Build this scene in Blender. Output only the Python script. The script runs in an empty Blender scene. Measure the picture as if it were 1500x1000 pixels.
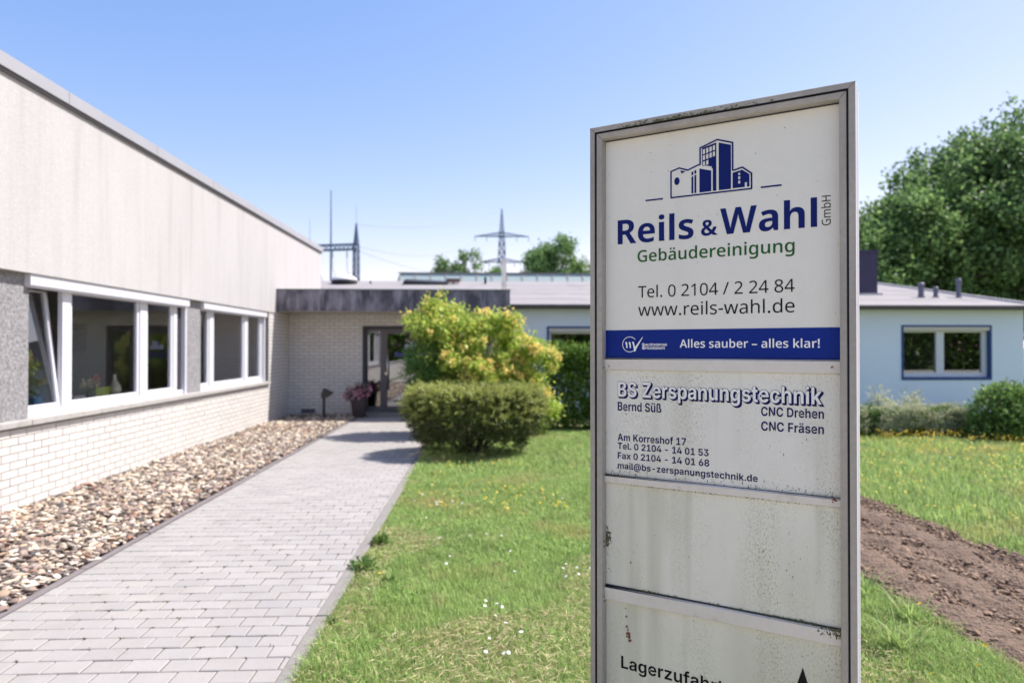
import bpy, math, random
import numpy as np
from mathutils import Matrix, Vector
from mathutils.geometry import tessellate_polygon

# ------------------------------------------------------------------ camera, sky, sun, exposure
scene = bpy.context.scene
COL = scene.collection
EYE = 1.7
cam_data = bpy.data.cameras.new('camera')
cam_data.sensor_width = 36.0
cam_data.lens = 24.0
cam_data.clip_start = 0.05
cam_data.clip_end = 3000
cam_data.dof.use_dof = True
cam_data.dof.focus_distance = 2.12
cam_data.dof.aperture_fstop = 2.5
camera = bpy.data.objects.new('camera', cam_data)
COL.objects.link(camera)
YAW = math.atan(40 / 1000)
PITCH = math.atan(8 / 1000)
camera.location = (0, 0, EYE)
camera.rotation_euler = (math.pi / 2 + PITCH, 0, -YAW)
scene.camera = camera

SUN_TO = Vector((0.65, 0.17, 1.0)).normalized()
world = bpy.data.worlds.new('World')
scene.world = world
world.use_nodes = True
wn = world.node_tree.nodes
sky = wn.new('ShaderNodeTexSky')
sky.sky_type = 'NISHITA'
sky.sun_disc = False
sky.sun_elevation = math.asin(SUN_TO.z)
sky.sun_rotation = math.atan2(SUN_TO.x, SUN_TO.y)
sky.altitude = 0
sky.air_density = 1.0
sky.dust_density = 0.6
sky.ozone_density = 2.5
# the photo's white balance: a lilac blue sky, deeper overhead, paler towards the horizon (one curve per channel)
sep = wn.new('ShaderNodeSeparateColor')
comb = wn.new('ShaderNodeCombineColor')
world.node_tree.links.new(sky.outputs[0], sep.inputs[0])
for ch, power, gain in ((0, 1.25, 0.52), (1, 0.92, 0.59), (2, 0.5, 1.20)):
    pw = wn.new('ShaderNodeMath')
    pw.operation = 'POWER'
    pw.inputs[1].default_value = power
    ml = wn.new('ShaderNodeMath')
    ml.operation = 'MULTIPLY'
    ml.inputs[1].default_value = gain
    world.node_tree.links.new(sep.outputs[ch], pw.inputs[0])
    world.node_tree.links.new(pw.outputs[0], ml.inputs[0])
    world.node_tree.links.new(ml.outputs[0], comb.inputs[ch])
world.node_tree.links.new(comb.outputs[0], wn['Background'].inputs[0])
wn['Background'].inputs[1].default_value = 0.1

sun_data = bpy.data.lights.new('sun', 'SUN')
sun_data.energy = 2.0
sun_data.angle = math.radians(0.5)
sun_data.color = (1.0, 0.955, 0.905)
sun = bpy.data.objects.new('sun', sun_data)
COL.objects.link(sun)
sun.rotation_euler = SUN_TO.to_track_quat('Z', 'Y').to_euler()

scene.view_settings.view_transform = 'Standard'
scene.view_settings.look = 'None'
scene.view_settings.exposure = 2.02
scene.view_settings.gamma = 1.0
scene.render.engine = 'CYCLES'
scene.cycles.max_bounces = 8
scene.cycles.transparent_max_bounces = 12
scene.cycles.use_denoising = True

rng = np.random.default_rng(7)
random.seed(7)

# ------------------------------------------------------------------ materials
def mat(name, col, rough=0.6, metal=0.0, noise=(), island=0.0, tint=None, bump=None, stains=(), spec=0.5, ramp=None, trans=0.0):
    """noise: (scale, amount, stretch); tint: (second colour) mixed by island random; stains: (colour, scale, stretch, lo, hi, strength)"""
    m = bpy.data.materials.new(name)
    m.use_nodes = True
    nt = m.node_tree
    N, L = nt.nodes, nt.links
    b = N['Principled BSDF']
    b.inputs['Roughness'].default_value = rough
    b.inputs['Metallic'].default_value = metal
    b.inputs['Specular IOR Level'].default_value = spec
    tc = N.new('ShaderNodeTexCoord')

    def noise_out(scale, stretch, detail=4.0):
        mp = N.new('ShaderNodeMapping')
        mp.inputs['Scale'].default_value = stretch
        L.new(tc.outputs['Object'], mp.inputs['Vector'])
        n = N.new('ShaderNodeTexNoise')
        n.inputs['Scale'].default_value = scale
        n.inputs['Detail'].default_value = detail
        L.new(mp.outputs[0], n.inputs['Vector'])
        return n.outputs['Fac']

    rgb = N.new('ShaderNodeRGB')
    rgb.outputs[0].default_value = (*col, 1)
    cur = rgb.outputs[0]
    geo = None
    if island or tint or ramp:
        geo = N.new('ShaderNodeNewGeometry')
    if ramp:
        cr = N.new('ShaderNodeValToRGB')
        cr.color_ramp.interpolation = 'CONSTANT'
        els = cr.color_ramp.elements
        while len(els) < len(ramp):
            els.new(0.5)
        for e, (p, c) in zip(els, ramp):
            e.position = p
            e.color = (*c, 1)
        L.new(geo.outputs['Random Per Island'], cr.inputs[0])
        cur = cr.outputs[0]
    if tint:
        mx = N.new('ShaderNodeMix')
        mx.data_type = 'RGBA'
        L.new(geo.outputs['Random Per Island'], mx.inputs[0])
        L.new(cur, mx.inputs[6])
        mx.inputs[7].default_value = (*tint, 1)
        cur = mx.outputs[2]
    fac = None
    terms = [(noise_out(s, st), a) for s, a, st in noise]
    if island:
        ml = N.new('ShaderNodeMath')
        ml.operation = 'MULTIPLY'
        L.new(geo.outputs['Random Per Island'], ml.inputs[0])
        ml.inputs[1].default_value = 7.31
        fr = N.new('ShaderNodeMath')
        fr.operation = 'FRACT'
        L.new(ml.outputs[0], fr.inputs[0])
        terms.append((fr.outputs[0], island))
    for o, a in terms:
        ma = N.new('ShaderNodeMath')
        ma.operation = 'MULTIPLY_ADD'
        L.new(o, ma.inputs[0])
        ma.inputs[1].default_value = 2 * a
        ma.inputs[2].default_value = 1 - a
        if fac is None:
            fac = ma.outputs[0]
        else:
            mm = N.new('ShaderNodeMath')
            mm.operation = 'MULTIPLY'
            L.new(fac, mm.inputs[0])
            L.new(ma.outputs[0], mm.inputs[1])
            fac = mm.outputs[0]
    if fac is not None:
        vs = N.new('ShaderNodeVectorMath')
        vs.operation = 'SCALE'
        L.new(cur, vs.inputs[0])
        L.new(fac, vs.inputs['Scale'])
        cur = vs.outputs[0]
    for c, scale, stretch, lo, hi, strength, *mask in stains:
        mr = N.new('ShaderNodeMapRange')
        mr.inputs['From Min'].default_value = lo
        mr.inputs['From Max'].default_value = hi
        mr.inputs['To Max'].default_value = strength
        L.new(noise_out(scale, stretch, 6.0), mr.inputs['Value'])
        if mask:                                   # only where a second, broader noise is high
            m2 = N.new('ShaderNodeMapRange')
            m2.inputs['From Min'].default_value = mask[2]
            m2.inputs['From Max'].default_value = mask[3]
            L.new(noise_out(mask[0], mask[1]), m2.inputs['Value'])
            mm = N.new('ShaderNodeMath')
            mm.operation = 'MULTIPLY'
            L.new(mr.outputs[0], mm.inputs[0])
            L.new(m2.outputs[0], mm.inputs[1])
            mr = mm
        mx = N.new('ShaderNodeMix')
        mx.data_type = 'RGBA'
        L.new(mr.outputs[0], mx.inputs[0])
        L.new(cur, mx.inputs[6])
        mx.inputs[7].default_value = (*c, 1)
        cur = mx.outputs[2]
    L.new(cur, b.inputs['Base Color'])
    if bump:
        bn = N.new('ShaderNodeBump')
        bn.inputs['Strength'].default_value = bump[1]
        bn.inputs['Distance'].default_value = bump[2]
        L.new(noise_out(bump[0], (1, 1, 1)), bn.inputs['Height'])
        L.new(bn.outputs[0], b.inputs['Normal'])
    if trans:
        tr = N.new('ShaderNodeBsdfTranslucent')
        L.new(cur, tr.inputs['Color'])
        ms = N.new('ShaderNodeMixShader')
        ms.inputs[0].default_value = trans
        L.new(b.outputs[0], ms.inputs[1])
        L.new(tr.outputs[0], ms.inputs[2])
        L.new(ms.outputs[0], N['Material Output'].inputs['Surface'])
    return m

def glass(name, tint=(0.8, 0.85, 0.83), gain=2.0, base=0.03):
    m = bpy.data.materials.new(name)
    m.use_nodes = True
    nt = m.node_tree
    N, L = nt.nodes, nt.links
    N.remove(N['Principled BSDF'])
    t = N.new('ShaderNodeBsdfTransparent')
    t.inputs[0].default_value = (*tint, 1)
    g = N.new('ShaderNodeBsdfGlossy')
    g.inputs['Roughness'].default_value = 0.0
    g.inputs['Color'].default_value = (0.95, 0.97, 1, 1)
    f = N.new('ShaderNodeFresnel')
    f.inputs['IOR'].default_value = 1.5
    ma = N.new('ShaderNodeMath')
    ma.operation = 'MULTIPLY_ADD'
    ma.use_clamp = True
    ma.inputs[1].default_value = gain
    ma.inputs[2].default_value = base
    L.new(f.outputs[0], ma.inputs[0])
    ms = N.new('ShaderNodeMixShader')
    L.new(ma.outputs[0], ms.inputs[0])
    L.new(t.outputs[0], ms.inputs[1])
    L.new(g.outputs[0], ms.inputs[2])
    L.new(ms.outputs[0], N['Material Output'].inputs['Surface'])
    return m

U = (1, 1, 1)
M = {}
M['brick'] = mat('white_brick', (0.61, 0.58, 0.548), 0.55, noise=((1.2, .08, U), (40, .06, U)), island=0.05)
M['mortar'] = mat('mortar', (0.22, 0.21, 0.20), 0.9, noise=((30, .2, U),))
M['stucco'] = mat('grey_render', (0.455, 0.443, 0.437), 0.85, noise=((1.5, .08, (1, 1, .3)), (30, .12, U), (80, .16, U)), bump=(70, 0.35, 0.015),
                  stains=(((0.33, 0.315, 0.31), 7.0, (1, 1, .06), .50, .74, .40), ((0.345, 0.33, 0.325), 24.0, (1, 1, .05), .52, .72, .22)))
M['pebble'] = mat('pebble_dash', (0.27, 0.265, 0.27), 0.9, noise=((38, .9, U), (90, .7, U)), bump=(90, 0.8, 0.02))
M['coping'] = mat('coping_metal', (0.34, 0.34, 0.36), 0.5, 0.0, noise=((2, .08, U),))
M['white_frame'] = mat('white_plastic', (0.66, 0.66, 0.70), 0.3, noise=((3, .03, U),))
M['sill'] = mat('concrete_sill', (0.37, 0.355, 0.335), 0.85, noise=((6, .18, U), (40, .12, U)), stains=(((0.16, 0.15, 0.13), 9, (1, .6, 1), .55, .75, .7),))
M['rail_grey'] = mat('rail_grey', (0.42, 0.42, 0.45), 0.4)
M['dark_gap'] = mat('dark_gap', (0.03, 0.03, 0.035), 0.7)
M['glass'] = glass('window_glass', (0.96, 0.97, 0.97), 2.0, 0.08)
M['door_glass'] = glass('door_glass', (0.55, 0.58, 0.58), 3.0, 0.16)
M['house_glass'] = glass('house_glass', (0.6, 0.65, 0.65), 2.0, 0.14)
M['interior'] = mat('interior_plaster', (0.74, 0.72, 0.70), 0.9)
M['carpet'] = mat('carpet', (0.22, 0.22, 0.23), 0.95, noise=((60, .3, U),))
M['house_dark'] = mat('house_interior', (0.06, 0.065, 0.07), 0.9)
M['fascia'] = mat('slate_fascia', (0.075, 0.07, 0.085), 0.75, noise=((2.5, .5, (1, 1, .6)), (30, .2, U)),
                  stains=(((0.30, 0.27, 0.31), 1.6, (1.6, 1, .9), .46, .66, .75), ((0.36, 0.34, 0.37), 6, (1.3, 1, .25), .52, .68, .6)), bump=(20, .4, .02))
M['fascia_top'] = mat('copper_edge', (0.10, 0.15, 0.14), 0.6)
M['soffit'] = mat('soffit_board', (0.62, 0.56, 0.48), 0.7)
M['roof'] = mat('roof_felt', (0.27, 0.25, 0.245), 0.9, noise=((1.2, .12, U), (60, .12, U)), stains=(((0.18, 0.17, 0.18), 1.4, (1, .3, 1), .55, .7, .5),))
M['gutter'] = mat('gutter', (0.09, 0.08, 0.085), 0.5)
M['verge'] = mat('verge_trim', (0.42, 0.41, 0.41), 0.5)
M['house_wall'] = mat('white_house_render', (0.73, 0.795, 0.88), 0.85, noise=((1, .04, U), (60, .05, U)))
M['blue_reveal'] = mat('blue_reveal', (0.015, 0.06, 0.20), 0.5)
M['door_frame'] = mat('door_aluminium', (0.12, 0.11, 0.115), 0.45, 0.2)
M['door_rebate'] = mat('door_rebate', (0.03, 0.03, 0.04), 0.6)
M['chrome'] = mat('brushed_steel', (0.62, 0.62, 0.60), 0.25, 1.0)
M['navy_metal'] = mat('navy_metal', (0.025, 0.02, 0.06), 0.5)
M['zinc'] = mat('zinc_pipe', (0.36, 0.37, 0.42), 0.4, 0.7, noise=((8, .15, U),))
M['vent_grey'] = mat('vent_grey', (0.12, 0.12, 0.16), 0.5)
M['dome'] = mat('acrylic_dome', (0.72, 0.72, 0.70), 0.35)
M['hatch'] = mat('hatch_dark', (0.02, 0.02, 0.024), 0.6)
M['rust_tile'] = mat('rusty_flashing', (0.20, 0.12, 0.10), 0.7)
M['hall'] = mat('hall_panels', (0.36, 0.44, 0.42), 0.5, noise=((2, .1, U),))
M['hall_fin'] = mat('hall_fins', (0.34, 0.30, 0.28), 0.6)
M['hall_wall'] = mat('hall_wall', (0.35, 0.34, 0.32), 0.8)
M['paver'] = mat('concrete_paver', (0.300, 0.286, 0.274), 0.85, noise=((1.1, .10, U), (7, .06, U), (110, .18, U)), island=0.055, tint=(0.318, 0.298, 0.278), stains=(((0.22, 0.205, 0.18), 2.6, U, .55, .75, .35),),
                 bump=(160, .35, .006))
M['paver_joint'] = mat('joint_sand', (0.12, 0.105, 0.09), 0.95, noise=((20, .35, U),))
M['joint_moss'] = mat('joint_moss', (0.12, 0.14, 0.04), 0.9, island=.4, tint=(0.10, 0.07, 0.04))
M['kerb'] = mat('kerb_stone', (0.215, 0.20, 0.185), 0.9, noise=((6, .15, U), (60, .15, U)))
M['kerb_dark'] = mat('kerb_dark', (0.17, 0.15, 0.15), 0.9, noise=((8, .2, U),))
M['gravel_base'] = mat('gravel_base', (0.12, 0.10, 0.085), 0.95, noise=((25, .4, U),))
M['stone'] = mat('river_gravel', (0.3, 0.3, 0.3), 0.75, noise=((35, .18, U),), island=0.22,
                 ramp=((0, (.46, .385, .29)), (.14, (.27, .21, .175)), (.27, (.54, .46, .36)), (.42, (.15, .12, .105)), (.55, (.40, .29, .20)),
                       (.66, (.62, .57, .49)), (.75, (.21, .15, .125)), (.86, (.28, .15, .10)), (.91, (.50, .42, .31)), (.96, (.08, .07, .065))))
M['ground'] = mat('field', (0.11, 0.145, 0.04), 0.95, noise=((3, .3, U), (40, .3, U)), stains=(((0.20, 0.16, 0.08), 1.3, U, .52, .70, .6),))
M['bounce_forecourt'] = mat('bounce_concrete', (0.42, 0.40, 0.36), 0.85, noise=((2, .1, U), (60, .12, U)))  # pale reflector paving, added for its bounce light
M['grass'] = mat('grass_blades', (0.25, 0.40, 0.10), 0.5, island=0.30, tint=(0.46, 0.56, 0.21), trans=0.45, spec=0.3, noise=((1.4, .28, U), (7, .28, U)),
                 stains=(((0.50, 0.44, 0.18), 0.9, U, .54, .68, .65), ((0.52, 0.43, 0.24), 4.0, U, .57, .70, .6)))
M['clover'] = mat('clover_leaf', (0.12, 0.24, 0.05), 0.7, island=.3, tint=(0.24, 0.38, 0.09), trans=.35, spec=.15)
M['dry_grass'] = mat('dry_grass', (0.58, 0.48, 0.27), 0.6, island=0.25, trans=0.3)
M['soil'] = mat('bare_soil', (0.17, 0.115, 0.080), 0.95, noise=((2.5, .25, U), (18, .35, U), (90, .3, U)), bump=(45, 1.0, .04))
M['clod'] = mat('soil_clod', (0.20, 0.13, 0.085), 0.95, island=0.35, tint=(0.27, 0.19, 0.13))
M['petal_yellow'] = mat('buttercup_petals', (0.78, 0.56, 0.02), 0.5, island=0.1, trans=0.25)
M['petal_white'] = mat('daisy_petals', (0.75, 0.75, 0.72), 0.6, trans=0.2)
M['az_leaf'] = mat('azalea_leaf', (0.24, 0.40, 0.045), 0.42, island=0.3, tint=(0.62, 0.68, 0.16), trans=0.48)
M['az_dark'] = mat('conifer_sprig', (0.060, 0.155, 0.035), 0.5, island=0.3, tint=(0.12, 0.25, 0.05), trans=0.25)
M['az_flower'] = mat('azalea_flower', (0.93, 0.66, 0.20), 0.5, island=0.10, tint=(0.94, 0.84, 0.30), trans=0.35)
M['yew_leaf'] = mat('yew_needles', (0.055, 0.085, 0.020), 0.5, island=0.35, tint=(0.14, 0.155, 0.04), trans=0.2)
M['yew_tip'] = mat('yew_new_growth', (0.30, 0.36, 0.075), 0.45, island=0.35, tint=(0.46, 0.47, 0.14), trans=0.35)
M['yew_inner'] = mat('yew_twigs', (0.05, 0.04, 0.025), 0.9)
M['laurel'] = mat('laurel_leaf', (0.050, 0.118, 0.022), 0.38, island=0.3, tint=(0.22, 0.34, 0.05), trans=0.3)
M['hedge_leaf'] = mat('hedge_leaf', (0.075, 0.14, 0.035), 0.5, island=0.35, tint=(0.22, 0.31, 0.09), trans=0.25)
M['hedge_pale'] = mat('hedge_pale_blossom', (0.70, 0.68, 0.50), 0.7, island=0.25, tint=(0.34, 0.38, 0.17), trans=0.3)
M['shrub_leaf'] = mat('shrub_leaf', (0.085, 0.18, 0.045), 0.45, island=0.3, tint=(0.25, 0.36, 0.09), trans=0.35)
M['tree_leaf'] = mat('tree_leaf', (0.040, 0.100, 0.034), 0.5, island=0.35, tint=(0.25, 0.38, 0.13), trans=0.42, spec=.3)
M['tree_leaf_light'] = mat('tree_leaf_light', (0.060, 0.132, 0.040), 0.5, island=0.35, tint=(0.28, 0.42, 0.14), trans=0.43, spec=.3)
M['bark'] = mat('bark', (0.09, 0.07, 0.05), 0.95, noise=((12, .3, (1, 1, .2)),))
M['steel_haze'] = mat('hazed_steel', (0.085, 0.135, 0.24), 0.6, 0.0)  # blue haze of the distance painted into the steel colour
M['wire'] = mat('power_wire', (0.25, 0.28, 0.33), 0.6)
M['lamp_black'] = mat('black_metal', (0.022, 0.020, 0.022), 0.45)
M['lamp_lens'] = mat('lamp_lens', (0.22, 0.13, 0.09), 0.4)
M['planter'] = mat('planter_brown', (0.035, 0.024, 0.028), 0.5, noise=((15, .15, U),))
M['pink'] = mat('pink_petals', (0.72, 0.22, 0.40), 0.55, island=0.2, tint=(0.85, 0.46, 0.62), trans=0.3)
M['pot_leaf'] = mat('pot_leaf', (0.06, 0.11, 0.03), 0.5, island=0.3, trans=0.25)
# sign
M['alu'] = mat('sign_aluminium', (0.36, 0.325, 0.27), 0.55, 0.0, noise=((2.5, .16, (1, 1, .5)), (60, .18, U)), bump=(300, .25, .001),
               stains=(((0.19, 0.18, 0.155), 5, (1, 1, .3), .48, .70, .6),))
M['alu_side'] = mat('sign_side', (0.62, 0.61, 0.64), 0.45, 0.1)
M['moss'] = mat('moss', (0.10, 0.105, 0.045), 0.95, noise=((200, .5, U),))
M['rust'] = mat('rust', (0.19, 0.055, 0.025), 0.9, noise=((300, .4, U),))
def panel_mat(name, algae, specks=.6, base=(0.74, 0.71, 0.605)):
    return mat(name, base, 0.5, noise=((2.2, .05, U), (25, .03, U), (240, .04, U)), spec=0.2,
               stains=(((0.50, 0.49, 0.36), 3.5, (1, 1, .3), .46, .72, algae * .75),
                       ((0.42, 0.41, 0.29), 16, (1, 1, .06), .52, .74, algae * .55),
                       ((0.30, 0.31, 0.15), 190, (1, 1, .6), .50, .68, algae * 1.0, 6, (1, 1, .28), .47, .68),
                       ((0.26, 0.27, 0.15), 420, (1, 1, .5), .55, .70, algae * .7, 13, (1, 1, .2), .45, .70),
                       ((0.22, 0.17, 0.12), 75, U, .70, .76, specks)))
M['panel1'] = panel_mat('panel_clean', .12)
M['panel2'] = panel_mat('panel_weathered', .65, .6, (0.715, 0.69, 0.595))
M['panel3'] = panel_mat('panel_algae', .95, .6, (0.69, 0.67, 0.555))
M['panel4'] = panel_mat('panel_algae_heavy', 1.0, .7, (0.665, 0.645, 0.52))
M['rail'] = mat('sign_rail', (0.62, 0.575, 0.50), 0.5, noise=((4, .08, U), (60, .08, U)), stains=(((0.25, 0.24, 0.12), 14, (1, 1, .6), .60, .78, .5),))
M['navy'] = mat('navy_vinyl', (0.006, 0.015, 0.115), 0.6, spec=.12)
M['navy_dark'] = mat('navy_dark_vinyl', (0.012, 0.010, 0.075), 0.6, spec=.12)
M['band'] = mat('blue_band', (0.004, 0.022, 0.19), 0.5, spec=.15, noise=((3, .25, U),))
M['green_ink'] = mat('green_vinyl', (0.022, 0.105, 0.022), 0.6, spec=.12)
M['black_ink'] = mat('black_vinyl', (0.008, 0.008, 0.009), 0.6, spec=.12)
M['white_ink'] = mat('white_vinyl', (0.84, 0.83, 0.77), 0.5, spec=.2)
M['letter_fill'] = mat('letter_fill', (0.76, 0.75, 0.69), 0.5, noise=((25, .05, U),))

# ------------------------------------------------------------------ mesh helpers
ORG = {}

def link_mesh(name, me, parent=None):
    o = bpy.data.objects.new(name, me)
    COL.objects.link(o)
    if parent is not None:
        o.parent = parent
    return o

class MB:
    def __init__(s):
        s.v, s.f, s.mi = [], [], []
    def add(s, verts, faces, m=0):
        k = len(s.v)
        s.v += [tuple(p) for p in verts]
        s.f += [tuple(i + k for i in f) for f in faces]
        s.mi += [m] * len(faces)
    def box(s, x0, x1, y0, y1, z0, z1, m=0):
        s.add([(x0, y0, z0), (x1, y0, z0), (x1, y1, z0), (x0, y1, z0), (x0, y0, z1), (x1, y0, z1), (x1, y1, z1), (x0, y1, z1)],
              [(0, 3, 2, 1), (4, 5, 6, 7), (0, 1, 5, 4), (1, 2, 6, 5), (2, 3, 7, 6), (3, 0, 4, 7)], m)
    def quad(s, a, b, c, d, m=0):
        s.add([a, b, c, d], [(0, 1, 2, 3)], m)
    def tube(s, pts, radii, n=8, m=0, cap=True):
        pts = [Vector(p) for p in pts]
        rings = []
        for i, p in enumerate(pts):
            d = (pts[min(i + 1, len(pts) - 1)] - pts[max(i - 1, 0)]).normalized()
            a = d.cross(Vector((0, 0, 1)))
            if a.length < 1e-3:
                a = Vector((1, 0, 0))
            a.normalize()
            b = d.cross(a)
            r = radii[i] if isinstance(radii, (list, tuple)) else radii
            rings.append([p + (a * math.cos(t) + b * math.sin(t)) * r for t in [2 * math.pi * j / n for j in range(n)]])
        vs = [q for r in rings for q in r]
        fs = []
        for i in range(len(pts) - 1):
            for j in range(n):
                fs.append((i * n + j, i * n + (j + 1) % n, (i + 1) * n + (j + 1) % n, (i + 1) * n + j))
        if cap:
            fs.append(tuple(range(n - 1, -1, -1)))
            fs.append(tuple((len(pts) - 1) * n + j for j in range(n)))
        s.add(vs, fs, m)
    def lathe(s, c, prof, n=16, m=0):
        """prof: (radius, z) from bottom to top"""
        vs, fs = [], []
        for r, z in prof:
            for j in range(n):
                t = 2 * math.pi * j / n
                vs.append((c[0] + r * math.cos(t), c[1] + r * math.sin(t), c[2] + z))
        for i in range(len(prof) - 1):
            for j in range(n):
                fs.append((i * n + j, i * n + (j + 1) % n, (i + 1) * n + (j + 1) % n, (i + 1) * n + j))
        fs.append(tuple(range(n - 1, -1, -1)))
        fs.append(tuple((len(prof) - 1) * n + j for j in range(n)))
        s.add(vs, fs, m)
    def build(s, name, mats, parent=None, org=None, smooth=False, bevel=0):
        if org is None:
            org = ORG.get(parent.name, (0, 0, 0)) if parent is not None else (0, 0, 0)
        if not isinstance(mats, (list, tuple)):
            mats = [mats]
        me = bpy.data.meshes.new(name)
        me.from_pydata([(x - org[0], y - org[1], z - org[2]) for x, y, z in s.v], [], s.f)
        for mm in mats:
            me.materials.append(mm)
        me.polygons.foreach_set('material_index', s.mi)
        if smooth:
            me.polygons.foreach_set('use_smooth', [True] * len(s.f))
        me.update()
        o = link_mesh(name, me, parent)
        if parent is not None:
            ORG[o.name] = org
        if bevel:
            b = o.modifiers.new('bevel', 'BEVEL')
            b.width = bevel
            b.segments = 2
        return o

def np_mesh(name, V, F, material, parent=None, smooth=False, F3=None):
    """V (n,3), F (m,k) all the same k, F3 optional triangles"""
    org = ORG.get(parent.name, (0, 0, 0)) if parent is not None else (0, 0, 0)
    V = np.asarray(V, np.float32) - np.asarray(org, np.float32)
    me = bpy.data.meshes.new(name)
    F = np.asarray(F, np.int32)
    loops = F.ravel()
    sizes = np.full(len(F), F.shape[1], np.int32)
    if F3 is not None and len(F3):
        loops = np.concatenate([loops, np.asarray(F3, np.int32).ravel()])
        sizes = np.concatenate([sizes, np.full(len(F3), 3, np.int32)])
    starts = np.concatenate([[0], np.cumsum(sizes)[:-1]]).astype(np.int32)
    me.vertices.add(len(V))
    me.vertices.foreach_set('co', V.ravel())
    me.loops.add(len(loops))
    me.loops.foreach_set('vertex_index', loops)
    me.polygons.add(len(sizes))
    me.polygons.foreach_set('loop_start', starts)
    if smooth:
        me.polygons.foreach_set('use_smooth', np.ones(len(sizes), bool))
    me.materials.append(material)
    me.update(calc_edges=True)
    me.validate()
    return link_mesh(name, me, parent)

def thing(name, label, cat, loc=(0, 0, 0), group=None):
    o = bpy.data.objects.new(name, None)
    COL.objects.link(o)
    o.location = loc
    o.empty_display_size = 0.2
    ORG[o.name] = tuple(loc)
    o['label'] = label
    o['category'] = cat
    if group:
        o['group'] = group
    return o

def tag(o, label, cat, group=None):
    o['label'] = label
    o['category'] = cat
    if group:
        o['group'] = group
    return o

def kind(o, k):
    o['kind'] = k
    return o

def unit(a):
    return a / np.maximum(np.linalg.norm(a, axis=-1, keepdims=True), 1e-9)

def leaf_mesh(P, D, length, width, fold=0.2, upbias=0.0):
    """one folded quad per leaf; P base points, D axis directions, length and width per leaf"""
    n = len(P)
    R = rng.normal(size=(n, 3))
    R[:, 2] += upbias
    S = unit(np.cross(D, R))
    Nn = np.cross(S, D)
    length = np.broadcast_to(length, (n,))[:, None]
    width = np.broadcast_to(width, (n,))[:, None]
    mid = P + D * length * 0.5
    V = np.stack([P, mid + S * width * .5 + Nn * width * fold, P + D * length, mid - S * width * .5 + Nn * width * fold], 1).reshape(-1, 3)
    F = np.arange(4 * n).reshape(n, 4)
    return V, F

def in_lobes(lobes, n, shell=0.55):
    """random points in ellipsoids (cx,cy,cz,rx,ry,rz), biased to the shell; returns points, outward directions"""
    L = np.array(lobes, float)
    w = L[:, 3] * L[:, 4] * L[:, 5]
    w = w ** .8
    idx = rng.choice(len(L), n, p=w / w.sum())
    d = unit(rng.normal(size=(n, 3)))
    r = shell + (1 - shell) * rng.random(n) ** .6
    r = np.where(rng.random(n) < .2, rng.random(n) ** .4 * shell, r)
    return L[idx, :3] + d * r[:, None] * L[idx, 3:], d

def value_noise(x, y, seed=0, scale=1.0):
    x = np.asarray(x) * scale
    y = np.asarray(y) * scale
    xi, yi = np.floor(x).astype(int), np.floor(y).astype(int)
    fx, fy = x - xi, y - yi
    def h(a, b):
        v = np.sin(a * 127.1 + b * 311.7 + seed * 74.7) * 43758.5453
        return v - np.floor(v)
    fx = fx * fx * (3 - 2 * fx)
    fy = fy * fy * (3 - 2 * fy)
    return (h(xi, yi) * (1 - fx) + h(xi + 1, yi) * fx) * (1 - fy) + (h(xi, yi + 1) * (1 - fx) + h(xi + 1, yi + 1) * fx) * fy

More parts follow.
